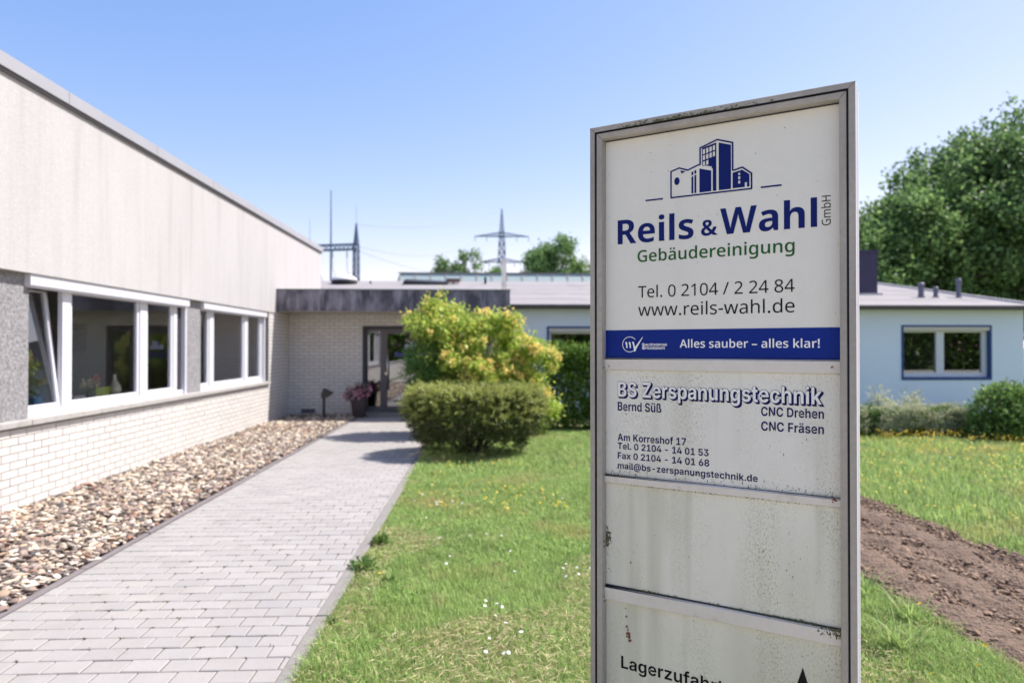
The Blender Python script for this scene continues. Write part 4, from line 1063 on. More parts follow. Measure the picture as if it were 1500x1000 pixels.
def house_window(w, mull):
    x0, x1, z0, z1 = w
    b = MB()
    for a0, a1, c0, c1 in ((x0 - .05, x1 + .05, z0 - .055, z0), (x0 - .05, x1 + .05, z1, z1 + .05), (x0 - .05, x0, z0, z1), (x1, x1 + .05, z0, z1)):
        b.box(a0, a1, 17.185, 17.205, c0, c1, 1)
    t = .004
    b.box(x0, x0 + t, 17.19, 17.34, z0, z1, 1)
    b.box(x1 - t, x1, 17.19, 17.34, z0, z1, 1)
    b.box(x0 + t, x1 - t, 17.19, 17.34, z0, z0 + .02, 1)
    b.box(x0 + t, x1 - t, 17.19, 17.33, z1 - .09, z1, 2)
    f = .085
    y0, y1 = 17.30, 17.38
    b.box(x0 + t, x1 - t, y0, y1, z0 + .02, z0 + .02 + f * 1.3, 0)
    b.box(x0 + t, x1 - t, y0, y1, z1 - f - .05, z1 - .05, 0)
    for a0, a1 in ((x0 + t, x0 + t + f * .75), (x1 - f * 1.5, x1 - t), (mull - .10, mull + .10)):
        b.box(a0, a1, y0 + .004, y1 - .004, z0 + .02 + f * 1.3, z1 - f - .05, 0)
    o = b.build('window', [M['white_frame'], M['blue_reveal'], M['soffit']], house)
    for a0, a1 in ((x0 + t + f * .75, mull - .10), (mull + .10, x1 - f * 1.5)):
        g = MB()
        g.quad((a0, 17.35, z0 + .02 + f * 1.3), (a1, 17.35, z0 + .02 + f * 1.3), (a1, 17.35, z1 - f - .05), (a0, 17.35, z1 - f - .05))
        g.build('pane', M['house_glass'], o)
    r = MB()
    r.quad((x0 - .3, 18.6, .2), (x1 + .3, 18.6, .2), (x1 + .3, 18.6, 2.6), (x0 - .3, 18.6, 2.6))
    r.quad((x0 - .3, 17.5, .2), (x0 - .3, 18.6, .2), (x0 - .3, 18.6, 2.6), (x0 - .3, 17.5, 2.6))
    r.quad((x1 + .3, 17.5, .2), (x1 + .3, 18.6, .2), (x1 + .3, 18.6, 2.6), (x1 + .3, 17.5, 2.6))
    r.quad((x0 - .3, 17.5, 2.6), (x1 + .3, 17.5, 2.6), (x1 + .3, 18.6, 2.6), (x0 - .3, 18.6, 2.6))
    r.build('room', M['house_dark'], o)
house_window(W1, 3.1)
house_window(W3, 7.3)
house_window(W2, 11.84)

# roof furniture of the white house
b = MB()
b.box(11.0, 11.65, 19.8, 20.5, roof_z(19.8) - .05, 4.50, 0)
b.box(10.97, 11.68, 19.77, 20.53, 4.50, 4.57, 0)
b.box(10.9, 11.75, 19.70, 20.6, roof_z(19.7) - .02, roof_z(19.7) + .06, 1)
b.build('chimney', [M['navy_metal'], M['verge']], roof)
for x, yy, h, r in ((12.45, 19.0, .42, .075), (12.88, 19.0, .30, .06), (13.55, 19.0, .55, .06)):
    b = MB()
    z = roof_z(yy)
    b.lathe((x, yy, z), [(r * 1.5, -.03), (r * 1.5, .02), (r, .03), (r, h * .75), (r * 1.25, h * .76), (r * 1.25, h * .95), (r * .9, h)], 14)
    b.build('vent_pipe', M['vent_grey'], roof, smooth=False)
b = MB()
x, yy = .52, 18.5
z = roof_z(yy)
b.lathe((x, yy, z), [(.10, -.05), (.10, .10), (.062, .14), (.062, .95), (.085, .97), (.085, 1.0), (.05, 1.02), (.05, 1.06), (.10, 1.07), (.02, 1.13)], 14)
b.lathe((x, yy, z), [(.068, .34), (.072, .36), (.072, .40), (.068, .42)], 14)
b.build('flue', M['chrome'], roof)
b = MB()
x, yy = -4.75, 23.3
z = roof_z(yy)
prof = [(.43, -.02), (.43, .10)] + [(.44 * math.cos(t), .10 + .20 * math.sin(t)) for t in [i * math.pi / 2 / 6 for i in range(6)]] + [(.02, .30)]
b.lathe((x, yy, z), prof[:2], 24, 1)
b.lathe((x, yy, z + .002), prof[2:], 24, 0)
b.build('skylight_dome', [M['dome'], M['hatch']], roof, smooth=True)
b = MB()
yy = 22.9
z = roof_z(yy)
b.add([(-2.75, yy, z - .02), (-1.25, yy, z - .02), (-1.25, yy + .6, z + .08), (-2.75, yy + .6, z + .08), (-2.70, yy, z + .14), (-1.25, yy, z + .07), (-1.25, yy + .6, z + .19), (-2.70, yy + .6, z + .26)],
      [(0, 3, 2, 1), (4, 5, 6, 7), (0, 1, 5, 4), (1, 2, 6, 5), (2, 3, 7, 6), (3, 0, 4, 7)])
b.build('roof_hatch', M['hatch'], roof)
b = MB()
b.box(-1.30, -.85, 23.2, 23.6, roof_z(23.2) + .10, roof_z(23.2) + .20)
b.box(-1.1, -1.05, 23.3, 23.5, roof_z(23.2) - .02, roof_z(23.2) + .10)
b.build('roof_flashing', M['rust_tile'], roof)
b = MB()
b.box(-.02, .06, 23.4, 23.5, roof_z(23.4) - .02, roof_z(23.4) + .24)
b.build('roof_post', M['hatch'], roof)
b = MB()
b.box(-3.92, -3.86, 23.4, 23.46, roof_z(23.4) - .02, roof_z(23.4) + .08)
b.build('roof_post', M['hatch'], roof)

hall = thing('workshop_hall', 'long low workshop hall behind the roofs with pale green glazed band', 'building', (0, 40, 0))
b = MB()
b.box(-5.2, 11.5, 40.05, 52, 0, 5.3)
b.build('wall', M['hall_wall'], hall)
b = MB()
b.add([(-5.25, 40, 5.3), (11.5, 40, 5.3), (11.5, 40.5, 6.05), (-5.0, 40.5, 6.05), (-5.25, 52, 5.3), (11.5, 52, 5.3), (11.5, 51.5, 6.05), (-5.0, 51.5, 6.05)],
      [(0, 1, 2, 3), (3, 2, 6, 7), (4, 7, 6, 5), (0, 3, 7, 4), (1, 5, 6, 2)])
band = b.build('glazed_band', M['hall'], hall)
b = MB()
for q in range(19):
    xx = -5.0 + q * .90
    b.add([(xx, 39.96, 5.3), (xx + .07, 39.96, 5.3), (xx + .07, 40.46, 6.06), (xx, 40.46, 6.06), (xx, 40.06, 5.3), (xx + .07, 40.06, 5.3), (xx + .07, 40.55, 6.06), (xx, 40.55, 6.06)],
          [(0, 1, 2, 3), (1, 5, 6, 2), (0, 3, 7, 4), (3, 2, 6, 7)])
b.box(-5.1, 11.5, 40.42, 40.6, 6.05, 6.10)
b.build('glazing_bars', M['hall_fin'], band)

# ------------------------------------------------------------------ plants
rng = np.random.default_rng(23)
random.seed(23)

def clumps(centres, dirs, per, sigma, length, width, up=.3, fold=.2, droop=0.0, jitter=.8):
    n = len(centres) * per
    C = np.repeat(centres, per, 0)
    Dm = np.repeat(dirs, per, 0)
    P = C + rng.normal(size=(n, 3)) * sigma
    D = unit(Dm * .6 + rng.normal(size=(n, 3)) * jitter + np.array([0, 0, up - droop]))
    return leaf_mesh(P, D, length * rng.uniform(.65, 1.25, n), width * rng.uniform(.7, 1.2, n), fold, .8)

def join(*vf):
    VV, FF, k = [], [], 0
    for V, F in vf:
        VV.append(V)
        FF.append(F + k)
        k += len(V)
    return np.concatenate(VV), np.concatenate(FF)

def stems(b, base, tops, r0, r1, n=6):
    for t in tops:
        p0 = Vector(base) + Vector((random.uniform(-.12, .12), random.uniform(-.12, .12), 0))
        p2 = Vector(t)
        p1 = (p0 + p2) / 2 + Vector((random.uniform(-.1, .1), random.uniform(-.1, .1), .1)) * (p2 - p0).length * .5
        b.tube([p0, p1, p2], [r0, (r0 + r1) / 2, r1], n)

def crown_sub(lobes, m, f):
    S, _ = in_lobes(lobes, m, .72)
    r = np.mean(np.array(lobes)[:, 3:], 1).mean() * f
    return [(p[0], p[1], p[2], r * q, r * q, r * q * .8) for p, q in zip(S, rng.uniform(.5, 1.5, m))]

# azalea in yellow-orange bloom
az = thing('azalea_bush', 'tall azalea bush covered in yellow orange blossom beside the entrance door', 'bush', (0, 13.5, -.03))
L = [(-.72, 13.4, 1.70, .80, .75, .80), (-.05, 13.5, 1.45, .90, .85, .85), (.65, 13.55, 1.05, .68, .65, .78), (.95, 13.4, .62, .42, .5, .60), (.75, 13.5, 1.50, .52, .5, .48), (1.08, 13.25, .36, .30, .34, .38), (-.2, 13.3, .8, 1.0, .8, .8),
     (-.85, 13.35, 2.42, .26, .25, .36), (-1.25, 13.35, 2.2, .30, .28, .22), (-.35, 13.4, 2.15, .40, .35, .32), (.28, 13.5, 2.1, .38, .4, .30)]
SL = crown_sub(L, 170, .27)
C, D = in_lobes(SL, 2100, .6)
Ca, Da = in_lobes(L, 500, .5)
C, D = np.concatenate([C, Ca]), np.concatenate([D, Da])
C[:, 2] = np.maximum(C[:, 2], .08)
V1 = clumps(C, D, 14, .065, .095, .040, .35)
np_mesh('foliage', *V1, M['az_leaf'], az)
C2, D2 = in_lobes([q for q in SL if q[2] > .5], 2600, .97)
C2, D2 = C2[(D2[:, 2] > -.2)], D2[(D2[:, 2] > -.2)]
up = (D2[:, 2] > -.45) & ((D2[:, 1] < .5)) & (C2[:, 2] > .45)
green_side = (C2[:, 0] < -.85) & (C2[:, 2] < 1.75)
k = up & (~green_side | (rng.random(len(C2)) < .06)) & (rng.random(len(C2)) < .14 + .75 *  value_noise(C2[:, 0] * 2 + C2[:, 1], C2[:, 2] * 2, 61, 1.4))
C2, D2 = C2[k], D2[k]
FV = []
for q in range(9):
    a = C2 + D2 * .05 + rng.normal(size=C2.shape) * .035
    n = len(a)
    ax = unit(D2 + rng.normal(size=a.shape) * .7)
    s = unit(np.cross(ax, rng.normal(size=a.shape)))
    c = np.cross(ax, s)
    for pet in range(4):
        t = pet * math.pi / 2
        dd = unit(s * math.cos(t) + c * math.sin(t) + ax * .55)
        FV.append(leaf_mesh(a, dd, .040, .032, .25))
np_mesh('blossom', *join(*FV), M['az_flower'], az)
b = MB()
stems(b, (-.2, 13.5, -.03), [tuple(p) for p in C[rng.choice(len(C), 26)]], .022, .006)
b.build('stems', M['bark'], az)

# dark feathery conifer on the door side of the azalea
cf = thing('conifer_shrub', 'dark green feathery conifer shrub between yellow azalea and entrance door', 'bush', (-1.15, 13.2, -.03))
L = [(-1.13, 13.15, 1.35, .40, .4, .62), (-.95, 13.1, .75, .48, .45, .72)]
C, D = in_lobes(L, 520, .8)
C[:, 2] = np.maximum(C[:, 2], .05)
np_mesh('foliage', *clumps(C, D, 34, .06, .07, .014, .3), M['az_dark'], cf)
b = MB()
stems(b, (-1.05, 13.15, -.03), [tuple(p) for p in C[rng.choice(len(C), 12)]], .02, .006)
b.build('stems', M['bark'], cf)

# clipped yew, wide and flat topped
yw = thing('yew_bush', 'low wide olive green yew bush with flat top at the path edge', 'bush', (-.2, 10.95, -.03))
n = 3400
u_ = rng.uniform(-1, 1, n)
a_ = rng.uniform(0, 2 * np.pi, n)
zz = .06 + .86 * rng.random(n) ** .75
prof = .76 + .28 * np.clip((zz - .1) / .42, 0, 1) - .12 * np.clip((zz - .75) / .2, 0, 1)
rad = np.where(rng.random(n) < .75, rng.uniform(.80, 1.03, n), rng.random(n) ** .5)
top = rng.random(n) < .36
rad = np.where(top, rng.random(n) ** .5 * .98, rad)
zz = np.where(top, 1.0 * (.86 + .06 * value_noise(np.cos(a_) * rad * 4, np.sin(a_) * rad * 3, 71, 1.3)) + rng.uniform(-.05, .05, n), zz)
lump = 1 + .10 * (value_noise(a_ * 2.2, zz * 3, 72, 1.5) - .5)
x_ = -.18 + np.cos(a_) * rad * prof * 1.00 * lump
y_ = 10.95 + np.sin(a_) * rad * prof * .72 * lump
zz = zz + .05 * np.clip(-(x_ + .4), 0, .8)
C = np.stack([x_, y_, zz], 1)
D = unit(np.stack([np.cos(a_) * rad, np.sin(a_) * rad, np.full(n, .35)], 1))
D[top] = unit(D[top] * .5 + np.array([0, 0, .8]))
# every centre is a shoot: needles in two ranks along its axis; pale new growth stays on top, so colour also shades the lower front
def shoots(C, D, s0, s1, per, nl, nw):
    n = len(C)
    ax = unit(D + rng.normal(size=D.shape) * .5)
    sl = rng.uniform(s0, s1, n)
    t = np.tile(np.linspace(.1, 1, per), n)
    P = np.repeat(C, per, 0) + np.repeat(ax * sl[:, None], per, 0) * t[:, None]
    sd = unit(np.cross(ax, rng.normal(size=ax.shape)))
    sg = np.where(np.arange(per) % 2 == 0, 1, -1)
    ND = unit(np.repeat(sd, per, 0) * np.tile(sg, n)[:, None] + np.repeat(ax, per, 0) * .8 + rng.normal(size=P.shape) * .15)
    return leaf_mesh(P, ND, rng.uniform(.8, 1.2, len(P)) * nl, nw, .1)
D = unit(D * [1, 1, .45])
np_mesh('foliage', *shoots(C, D, .08, .17, 22, .040, .011), M['yew_leaf'], yw)
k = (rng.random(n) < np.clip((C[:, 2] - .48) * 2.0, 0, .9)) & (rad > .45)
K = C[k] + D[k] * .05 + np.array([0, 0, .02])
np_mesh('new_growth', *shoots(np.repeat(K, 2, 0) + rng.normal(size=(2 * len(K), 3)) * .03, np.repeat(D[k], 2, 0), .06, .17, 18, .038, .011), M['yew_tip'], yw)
b = MB()
stems(b, (-.2, 10.95, -.03), [(p[0] * .8 - .04, 10.95 + (p[1] - 10.95) * .7, p[2] * .8) for p in C[rng.choice(n, 40)]], .02, .005)
b.build('stems', M['yew_inner'], yw)

def hedge(name, label, x0, x1, y0, y1, z1, leaf, mt, n, per, wob, seed, cat='hedge'):
    h = thing(name, label, cat, ((x0 + x1) / 2, (y0 + y1) / 2, -.03))
    x = rng.uniform(x0, x1, n)
    y = rng.uniform(y0, y1, n)
    z = rng.uniform(.0, z1, n)
    side = rng.random(n)
    tz = z1 * (1 + wob * (value_noise(x, y, seed, 2.5) - .5))
    y = np.where(side < .5, y0 + rng.uniform(0, .14, n), y)
    z = np.where(side > .72, tz - rng.random(n) ** 2 * .18, np.minimum(z, tz))
    C = np.stack([x, y, z], 1)
    D = np.stack([rng.normal(0, .3, n), np.where(side < .5, -1, 0), np.where(side > .72, 1, .3)], 1)
    np_mesh('foliage', *clumps(C, unit(D), per, leaf * .55, leaf, leaf * .42, .3), mt, h)
    b = MB()
    b.tube([(x0 + .1, (y0 + y1) / 2, -.02), (x1 - .1, (y0 + y1) / 2, -.02)], .03, 6)
    q = x0 + .15
    while q < x1:
        yy = random.uniform(y0 + .2, y1 - .1)
        b.tube([(q, (y0 + y1) / 2, -.03), (q + random.uniform(-.1, .1), yy, z1 * .5), (q + random.uniform(-.2, .2), yy, z1 * .9)], [.02, .015, .006], 6)
        q += .22
    b.build('stems', M['bark'], h)
    return h
hedge('laurel_hedge', 'waist high glossy laurel hedge below the white house window left of the sign', 1.30, 5.0, 14.05, 14.9, 1.58, .10, M['laurel'], 4200, 7, .22, 81)
hd = hedge('flowering_hedge', 'low green hedge frosted with pale cream blossom in front of the white house', 5.6, 9.25, 12.55, 13.25, .50, .045, M['hedge_leaf'], 5200, 9, .25, 82)
n = 2600
x = rng.uniform(5.6, 9.2, n)
y = rng.uniform(12.5, 13.2, n)
z = .40 + .16 * value_noise(x, y, 83, 2.0) + rng.uniform(-.10, .08, n)
side = rng.random(n) < .35
z = np.where(side, rng.uniform(.12, .45, n) * (.5 + value_noise(x, z, 85, 2)), z)
y = np.where(side, 12.5, y)
kk = value_noise(x, z + y, 84, 2.2) > .22
C = np.stack([x, y, z], 1)[kk]
np_mesh('blossom', *clumps(C, np.tile([[0, -.3, 1.0]], (len(C), 1)), 7, .03, .045, .022, .6), M['hedge_pale'], hd)

sh = thing('garden_shrub', 'rounded leafy green shrub at the end of the low flowering hedge', 'bush', (9.55, 12.1, -.03))
L = [(9.45, 12.1, .50, .52, .5, .48), (9.85, 12.2, .45, .45, .45, .45), (9.30, 12.1, .22, .42, .4, .25), (9.55, 12.1, .85, .22, .2, .16)]
C, D = in_lobes(L, 650, .75)
C[:, 2] = np.maximum(C[:, 2], .03)
np_mesh('foliage', *clumps(C, D, 12, .05, .085, .045, .3), M['shrub_leaf'], sh)
b = MB()
stems(b, (9.55, 12.1, -.03), [tuple(p) for p in C[rng.choice(len(C), 14)]], .02, .006)
b.build('stems', M['bark'], sh)
# pale saplings shooting up behind the hedge
for q, (x, y, h) in enumerate(((7.95, 13.4, .92), (8.55, 13.4, .80))):
    t = thing('hedge_sapling', ('taller' if q == 0 else 'shorter') + ' of two pale wispy saplings growing up behind the low flowering hedge', 'plant', (x, y, -.03), 'saplings behind the hedge')
    L = [(x, y, h * .72, .26, .2, h * .28), (x + .12, y, h * .45, .3, .2, .25)]
    C, D = in_lobes(L, 90, .4)
    np_mesh('foliage', *clumps(C, D, 8, .05, .06, .026, .5), M['hedge_pale'], t)
    b = MB()
    stems(b, (x, y, -.03), [tuple(p) for p in C[rng.choice(len(C), 8)]], .012, .004)
    b.build('stems', M['bark'], t)

# weeds at the kerb and in the lawn
def weed(x, y, h, r, label, grp='weeds along the lawn edge', broad=False, m='shrub_leaf'):
    t = thing('weed', label, 'weed', (x, y, -.03), grp)
    n = 60 if broad else 260
    az_ = rng.uniform(0, 2 * np.pi, n)
    el = rng.uniform(.15, 1.2, n)
    D = np.stack([np.cos(az_) * np.cos(el), np.sin(az_) * np.cos(el), np.sin(el)], 1)
    if broad:
        P = np.tile([[x, y, -.02]], (n, 1)) + rng.normal(size=(n, 3)) * [r * .12, r * .12, .004]
        V = leaf_mesh(P, D, rng.uniform(.5, 1.1, n) * max(r, h), .028, .15)
    else:
        P = np.array([[x, y, -.02]]) + D * (rng.random(n) ** .5)[:, None] * [r, r, h]
        V = leaf_mesh(P, unit(D + rng.normal(size=D.shape) * .5), rng.uniform(.03, .055, n), .016, .15)
    np_mesh('leaves', *V, M[m], t)
    b = MB()
    for q in range(5):
        b.tube([(x, y, -.03), (x + random.uniform(-r, r) * .6, y + random.uniform(-r, r) * .6, h * .7)], [.004, .002], 5)
    b.build('stems', M['pot_leaf'], t)
weed(-.93, 5.28, .11, .10, 'dense dark green weed cushion spilling over the kerb halfway along the lawn')
weed(-.95, 4.28, .05, .06, 'flat broad leaved weed on the kerb near the bottom edge', broad=True)
weed(-.70, 5.0, .07, .06, 'small dark leafy weed in the lawn next to the kerb cushion', broad=True)
weed(-.90, 5.95, .10, .07, 'small dark weed in a brown patch farther up the kerb')
for q, (x, y, w) in enumerate(((2.62, 4.6, 'nearest the earth strip'), (2.66, 4.15, 'hanging over the edge of the bare earth'), (2.35, 3.75, 'just right of the sign post'))):
    t = thing('grass_tuft', 'long arching grass tuft ' + w, 'grass tuft', (x, y, -.03), 'tufts beside the bare earth')
    b = MB()
    for s in range(46):
        a = random.uniform(0, 2 * math.pi)
        h = random.uniform(.10, .24)
        r = random.uniform(.06, .24)
        w = random.uniform(.004, .008)
        bx, by = x + random.gauss(0, .03), y + random.gauss(0, .03)
        sx, sy = -math.sin(a) * w, math.cos(a) * w
        pts = [(bx + math.cos(a) * r * t_, by + math.sin(a) * r * t_, -.03 + h * (1.6 * t_ - .75 * t_ * t_), w * (1 - t_ * .85)) for t_ in (0, .35, .7, 1)]
        vs = []
        for X, Y, Z, ww in pts:
            vs += [(X - sx * ww / w, Y - sy * ww / w, Z), (X + sx * ww / w, Y + sy * ww / w, Z)]
        b.add(vs, [(0, 1, 3, 2), (2, 3, 5, 4), (4, 5, 7, 6)])
    b.build('blades', M['grass'], t)

def crown_points(lobes, n, shell, sub):
    """leaf masses: small flattened lobes scattered over the big ones, with gaps between them"""
    m, f = sub
    S, _ = in_lobes(lobes, m, .62)
    r = np.mean(np.array(lobes)[:, 3:], 1).mean() * f
    sl = [(p[0], p[1], p[2], r * q, r * q, r * q * .72) for p, q in zip(S, rng.uniform(.55, 1.35, m))]
    C1, D1 = in_lobes(sl, int(n * .85), .55)
    C2, D2 = in_lobes(lobes, n - len(C1), .3)
    return np.concatenate([C1, C2]), np.concatenate([D1, D2])

n = 2600
x = rng.uniform(-.9, 2.7, n)
y = rng.uniform(3.0, 9.5, n)
k = (value_noise(x, y, 97, 1.6) > .60) & lawn_ok(x, y)
x, y = np.repeat(x[k], 3), np.repeat(y[k], 3)
P = np.stack([x, y, rng.uniform(.01, .045, len(x))], 1) + rng.normal(0, .006, (len(x), 3))
D = unit(rng.normal(size=P.shape) * [1, 1, .25])
kind(np_mesh('clover', *leaf_mesh(P, D, rng.uniform(.014, .026, len(x)), .018, .1, 2.5), M['clover']), 'stuff')

def tree(name, label, base, lobes, ncl, per, sigma, leaf, m, trunk_r, shell=.6, group=None, sub=(90, .26)):
    t = thing(name, label, 'tree', base, group)
    C, D = crown_points(lobes, ncl, shell, sub)
    np_mesh('crown', *clumps(C, D, per, sigma, leaf, leaf * .55, .2), m, t)
    b = MB()
    L = np.array(lobes)
    zt = L[:, 2].mean()
    b.tube([base, (base[0] + .1, base[1], zt * .45), (base[0], base[1], zt)], [trunk_r, trunk_r * .75, trunk_r * .35], 10)
    sel = C[rng.choice(len(C), min(len(C), 40))]
    for p in sel:
        z0 = random.uniform(.3, .9) * zt
        mid = (base[0] * .5 + p[0] * .5, base[1] * .5 + p[1] * .5, z0 * .45 + p[2] * .55 + .2)
        b.tube([(base[0], base[1], z0), mid, tuple(p)], [trunk_r * .3, trunk_r * .18, trunk_r * .06], 6)
    b.build('trunk', M['bark'], t)
    return t
tree('broadleaf_tree', 'biggest dark broadleaf tree towering at the right edge behind the white house', (25.5, 33, -.03),
     [(25.5, 33, 8.0, 5.4, 4.5, 4.0), (23.5, 32, 6.8, 4.2, 4, 4.2), (27, 33, 11.0, 3.2, 3, 2.5), (21.8, 32, 5.0, 3.0, 3, 3.6), (29, 33, 8, 4, 4, 5), (24.3, 32.5, 10.8, 1.9, 2, 1.7)],
     3600, 34, .26, .27, M['tree_leaf'], .38, .62, 'trees behind the white house', (190, .34))
tree('broadleaf_tree', 'lower sunlit broadleaf tree rising behind the roof directly right of the sign', (19.0, 30, -.03),
     [(19.2, 30, 5.0, 2.5, 2.4, 3.0), (17.5, 30, 4.6, 1.9, 2, 3.0), (20.8, 30.5, 6.3, 2.0, 2, 2.6), (18.4, 30, 6.9, 1.6, 1.6, 1.5), (21.6, 30, 3.8, 2.0, 2, 3), (16.4, 30, 4.2, 1.5, 1.6, 3.3)],
     2600, 34, .22, .23, M['tree_leaf_light'], .26, .6, 'trees behind the white house', (120, .36))
tree('round_tree', 'dense rounded green tree behind the pale hall just left of the sign', (5.0, 52, -.03),
     [(5.0, 52, 7.4, 2.3, 2, 2.2), (3.3, 52, 6.3, 1.5, 1.4, 1.5), (6.8, 52, 6.6, 2.0, 1.8, 1.9), (5.6, 52, 8.9, 1.3, 1.2, 1.1), (4.2, 52, 8.3, 1.0, 1.0, .8), (8.5, 52, 5.5, 2.2, 2, 1.8)],
     1300, 26, .20, .24, M['tree_leaf_light'], .3, .6, None, (70, .40))
tree('airy_tree', 'thin see-through young tree poking above the pale hall roof', (-1.6, 52, -.03),
     [(-3.2, 52, 7.4, .55, .5, 1.3), (-1.7, 52, 7.8, .60, .5, 1.5), (-.5, 52, 7.6, .55, .5, 1.3), (-2.4, 52, 8.5, .40, .3, .7), (.6, 52, 6.9, .6, .4, .8), (-1.0, 52, 8.8, .3, .3, .6)],
     230, 14, .15, .22, M['tree_leaf_light'], .11, .3, None, (26, .5))

# ------------------------------------------------------------------ lattice pylon, substation gantry and masts far behind
def lattice(b, base, w0, w1, z0, z1, bays, r):
    x, y = base
    def cor(k, z):
        w = w0 + (w1 - w0) * (z - z0) / (z1 - z0)
        sx, sy = ((-1, -1), (1, -1), (1, 1), (-1, 1))[k]
        return (x + sx * w / 2, y + sy * w / 2, z)
    for k in range(4):
        b.tube([cor(k, z0), cor(k, z1)], r, 5)
    for i in range(bays):
        za, zb = z0 + (z1 - z0) * i / bays, z0 + (z1 - z0) * (i + 1) / bays
        for k in range(4):
            j = (k + 1) % 4
            b.tube([cor(k, za), cor(j, zb)], r * .75, 4)
            b.tube([cor(j, za), cor(k, zb)], r * .75, 4)
            b.tube([cor(k, zb), cor(j, zb)], r * .75, 4)
def arm(b, x, y, z, L, d, r):
    for s in (-1, 1):
        tip = (x + s * L, y, z)
        for yy in (-.6, .6):
            b.tube([(x, y + yy, z + d), tip], r, 4)
            b.tube([(x, y + yy, z), tip], r, 4)
        for q in range(1, 5):
            f = q / 5
            b.tube([(x + s * L * f, y, z), (x + s * L * (f - .1), y, z + d * (1 - f + .1))], r * .7, 4)
            b.tube([(x + s * L * f, y, z), (x + s * L * (f + .1), y, z + d * (1 - f - .1))], r * .7, 4)
        for f in (.55, .98):
            b.tube([(x + s * L * f, y, z), (x + s * L * f, y, z - 1.6)], .10, 5)
py = thing('power_pylon', 'tall lattice power pylon with two cross arms on the horizon', 'pylon', (5.5, 220, -.03))
b = MB()
lattice(b, (5.5, 220), 5.0, 1.6, 0, 37.5, 14, .15)
lattice(b, (5.5, 220), 1.6, .2, 37.5, 46.2, 5, .10)
b.build('tower', M['steel_haze'], py)
for z, Lh in ((37.3, 8.8), (29.0, 7.4)):
    b = MB()
    arm(b, 5.5, 220, z, Lh, 1.3, .13)
    b.build('cross_arm', M['steel_haze'], py)
gn = thing('substation_gantry', 'lattice substation gantry post with horizontal beam behind the left roof', 'gantry', (-22.4, 120, -.03))
b = MB()
lattice(b, (-22.4, 120), 1.1, .9, 0, 19.5, 16, .085)
lattice(b, (-22.4, 120), .8, .1, 19.5, 23.2, 5, .08)
b.tube([(-22.4, 120, 23.0), (-22.4, 120, 26.2)], .03, 5)
b.build('post', M['steel_haze'], gn)
b = MB()
for yy, zz in ((-.4, 18.55), (.4, 18.55), (-.4, 19.5), (.4, 19.5)):
    b.tube([(-22.4, 120 + yy, zz + .15), (-36, 120 + yy, zz - .4)], .11, 5)
for q in range(18):
    xx = -22.6 - q * .75
    b.tube([(xx, 119.6, 18.6 - q * .02), (xx - .75, 119.6, 19.4 - q * .02)], .09, 4)
    b.tube([(xx, 119.6, 19.4 - q * .02), (xx - .75, 119.6, 18.6 - q * .02)], .09, 4)
b.build('beam', M['steel_haze'], gn)
b = MB()
lattice(b, (-35.5, 120), 1.1, .9, 0, 19.2, 12, .06)
b.build('post', M['steel_haze'], gn)
b = MB()
for q, x in enumerate((-24.0, -26.5, -29.0)):
    b.tube([(x, 120, 18.4), (x - .2, 121, 15.5), (x + .4, 124, 12)], .04, 4)
    b.tube([(x, 120, 18.4), (x, 120, 17.2)], .09, 5)
b.build('dropper', M['steel_haze'], gn)
ms = MB()
ms.tube([(-24.55, 110, -.03), (-24.55, 110, 15), (-24.55, 110, 26.7)], [.20, .16, .07], 8)
tag(ms.build('lightning_mast', M['steel_haze']), 'taller slender lightning mast standing in front of the gantry beam', 'mast', 'lightning masts')
ms = MB()
ms.tube([(-35.5, 140, -.03), (-35.5, 140, 23.5), (-35.5, 140, 23.6), (-35.5, 140, 27.6)], [.2, .16, .04, .03], 8)
tag(ms.build('lightning_mast', M['steel_haze']), 'short spike of a mast just above the sloping left roof edge', 'mast', 'lightning masts')
for q, (p0, p1, sag, nm) in enumerate((((-22.4, 120, 18.6), (2.0, 220, 27.4), 3.0, 'lower power line from the gantry to the pylon'), ((-22.4, 120, 23.1), (5.5, 220, 46.0), 2.5, 'uppermost power line running up to the pylon tip'),
                                     ((-22.4, 120, 19.3), (-2.9, 220, 35.7), 3.0, 'middle power line sagging to the pylon upper arm'), ((14.3, 220, 35.7), (60, 300, 36), 6, 'power line leaving the pylon towards the right'))):
    b = MB()
    pts = []
    for i in range(15):
        f = i / 14
        pts.append((p0[0] + (p1[0] - p0[0]) * f, p0[1] + (p1[1] - p0[1]) * f, p0[2] + (p1[2] - p0[2]) * f - sag * 4 * f * (1 - f)))
    b.tube(pts, .035, 4)
    tag(b.build('power_line', M['wire']), nm, 'power line', 'power lines')

# ------------------------------------------------------------------ path light, planter
lp = thing('path_light', 'short black path light with hooded slanted head on the gravel', 'lamp', (-3.83, 16.45, 0))
b = MB()
b.lathe((-3.83, 16.45, -.01), [(.065, 0), (.065, .02), (.033, .03), (.033, .55)], 12)
b.build('post', M['lamp_black'], lp)
b = MB()
x, y = -3.83, 16.45
b.add([(x - .05, y - .07, .48), (x + .09, y - .09, .50), (x + .09, y + .09, .50), (x - .05, y + .07, .48),
       (x - .05, y - .07, .60), (x + .0, y - .08, .72), (x + .0, y + .08, .72), (x - .05, y + .07, .60), (x + .23, y - .09, .615), (x + .23, y + .09, .615)],
      [(0, 3, 2, 1), (0, 1, 8, 5, 4), (3, 7, 6, 9, 2), (4, 5, 6, 7), (5, 8, 9, 6), (0, 4, 7, 3)])
hd_ = b.build('lamp_head', M['lamp_black'], lp, bevel=.008)
b = MB()
b.quad((x + .092, y - .08, .505), (x + .092, y + .08, .505), (x + .222, y + .08, .61), (x + .222, y - .08, .61))
b.build('lens', M['lamp_lens'], hd_)

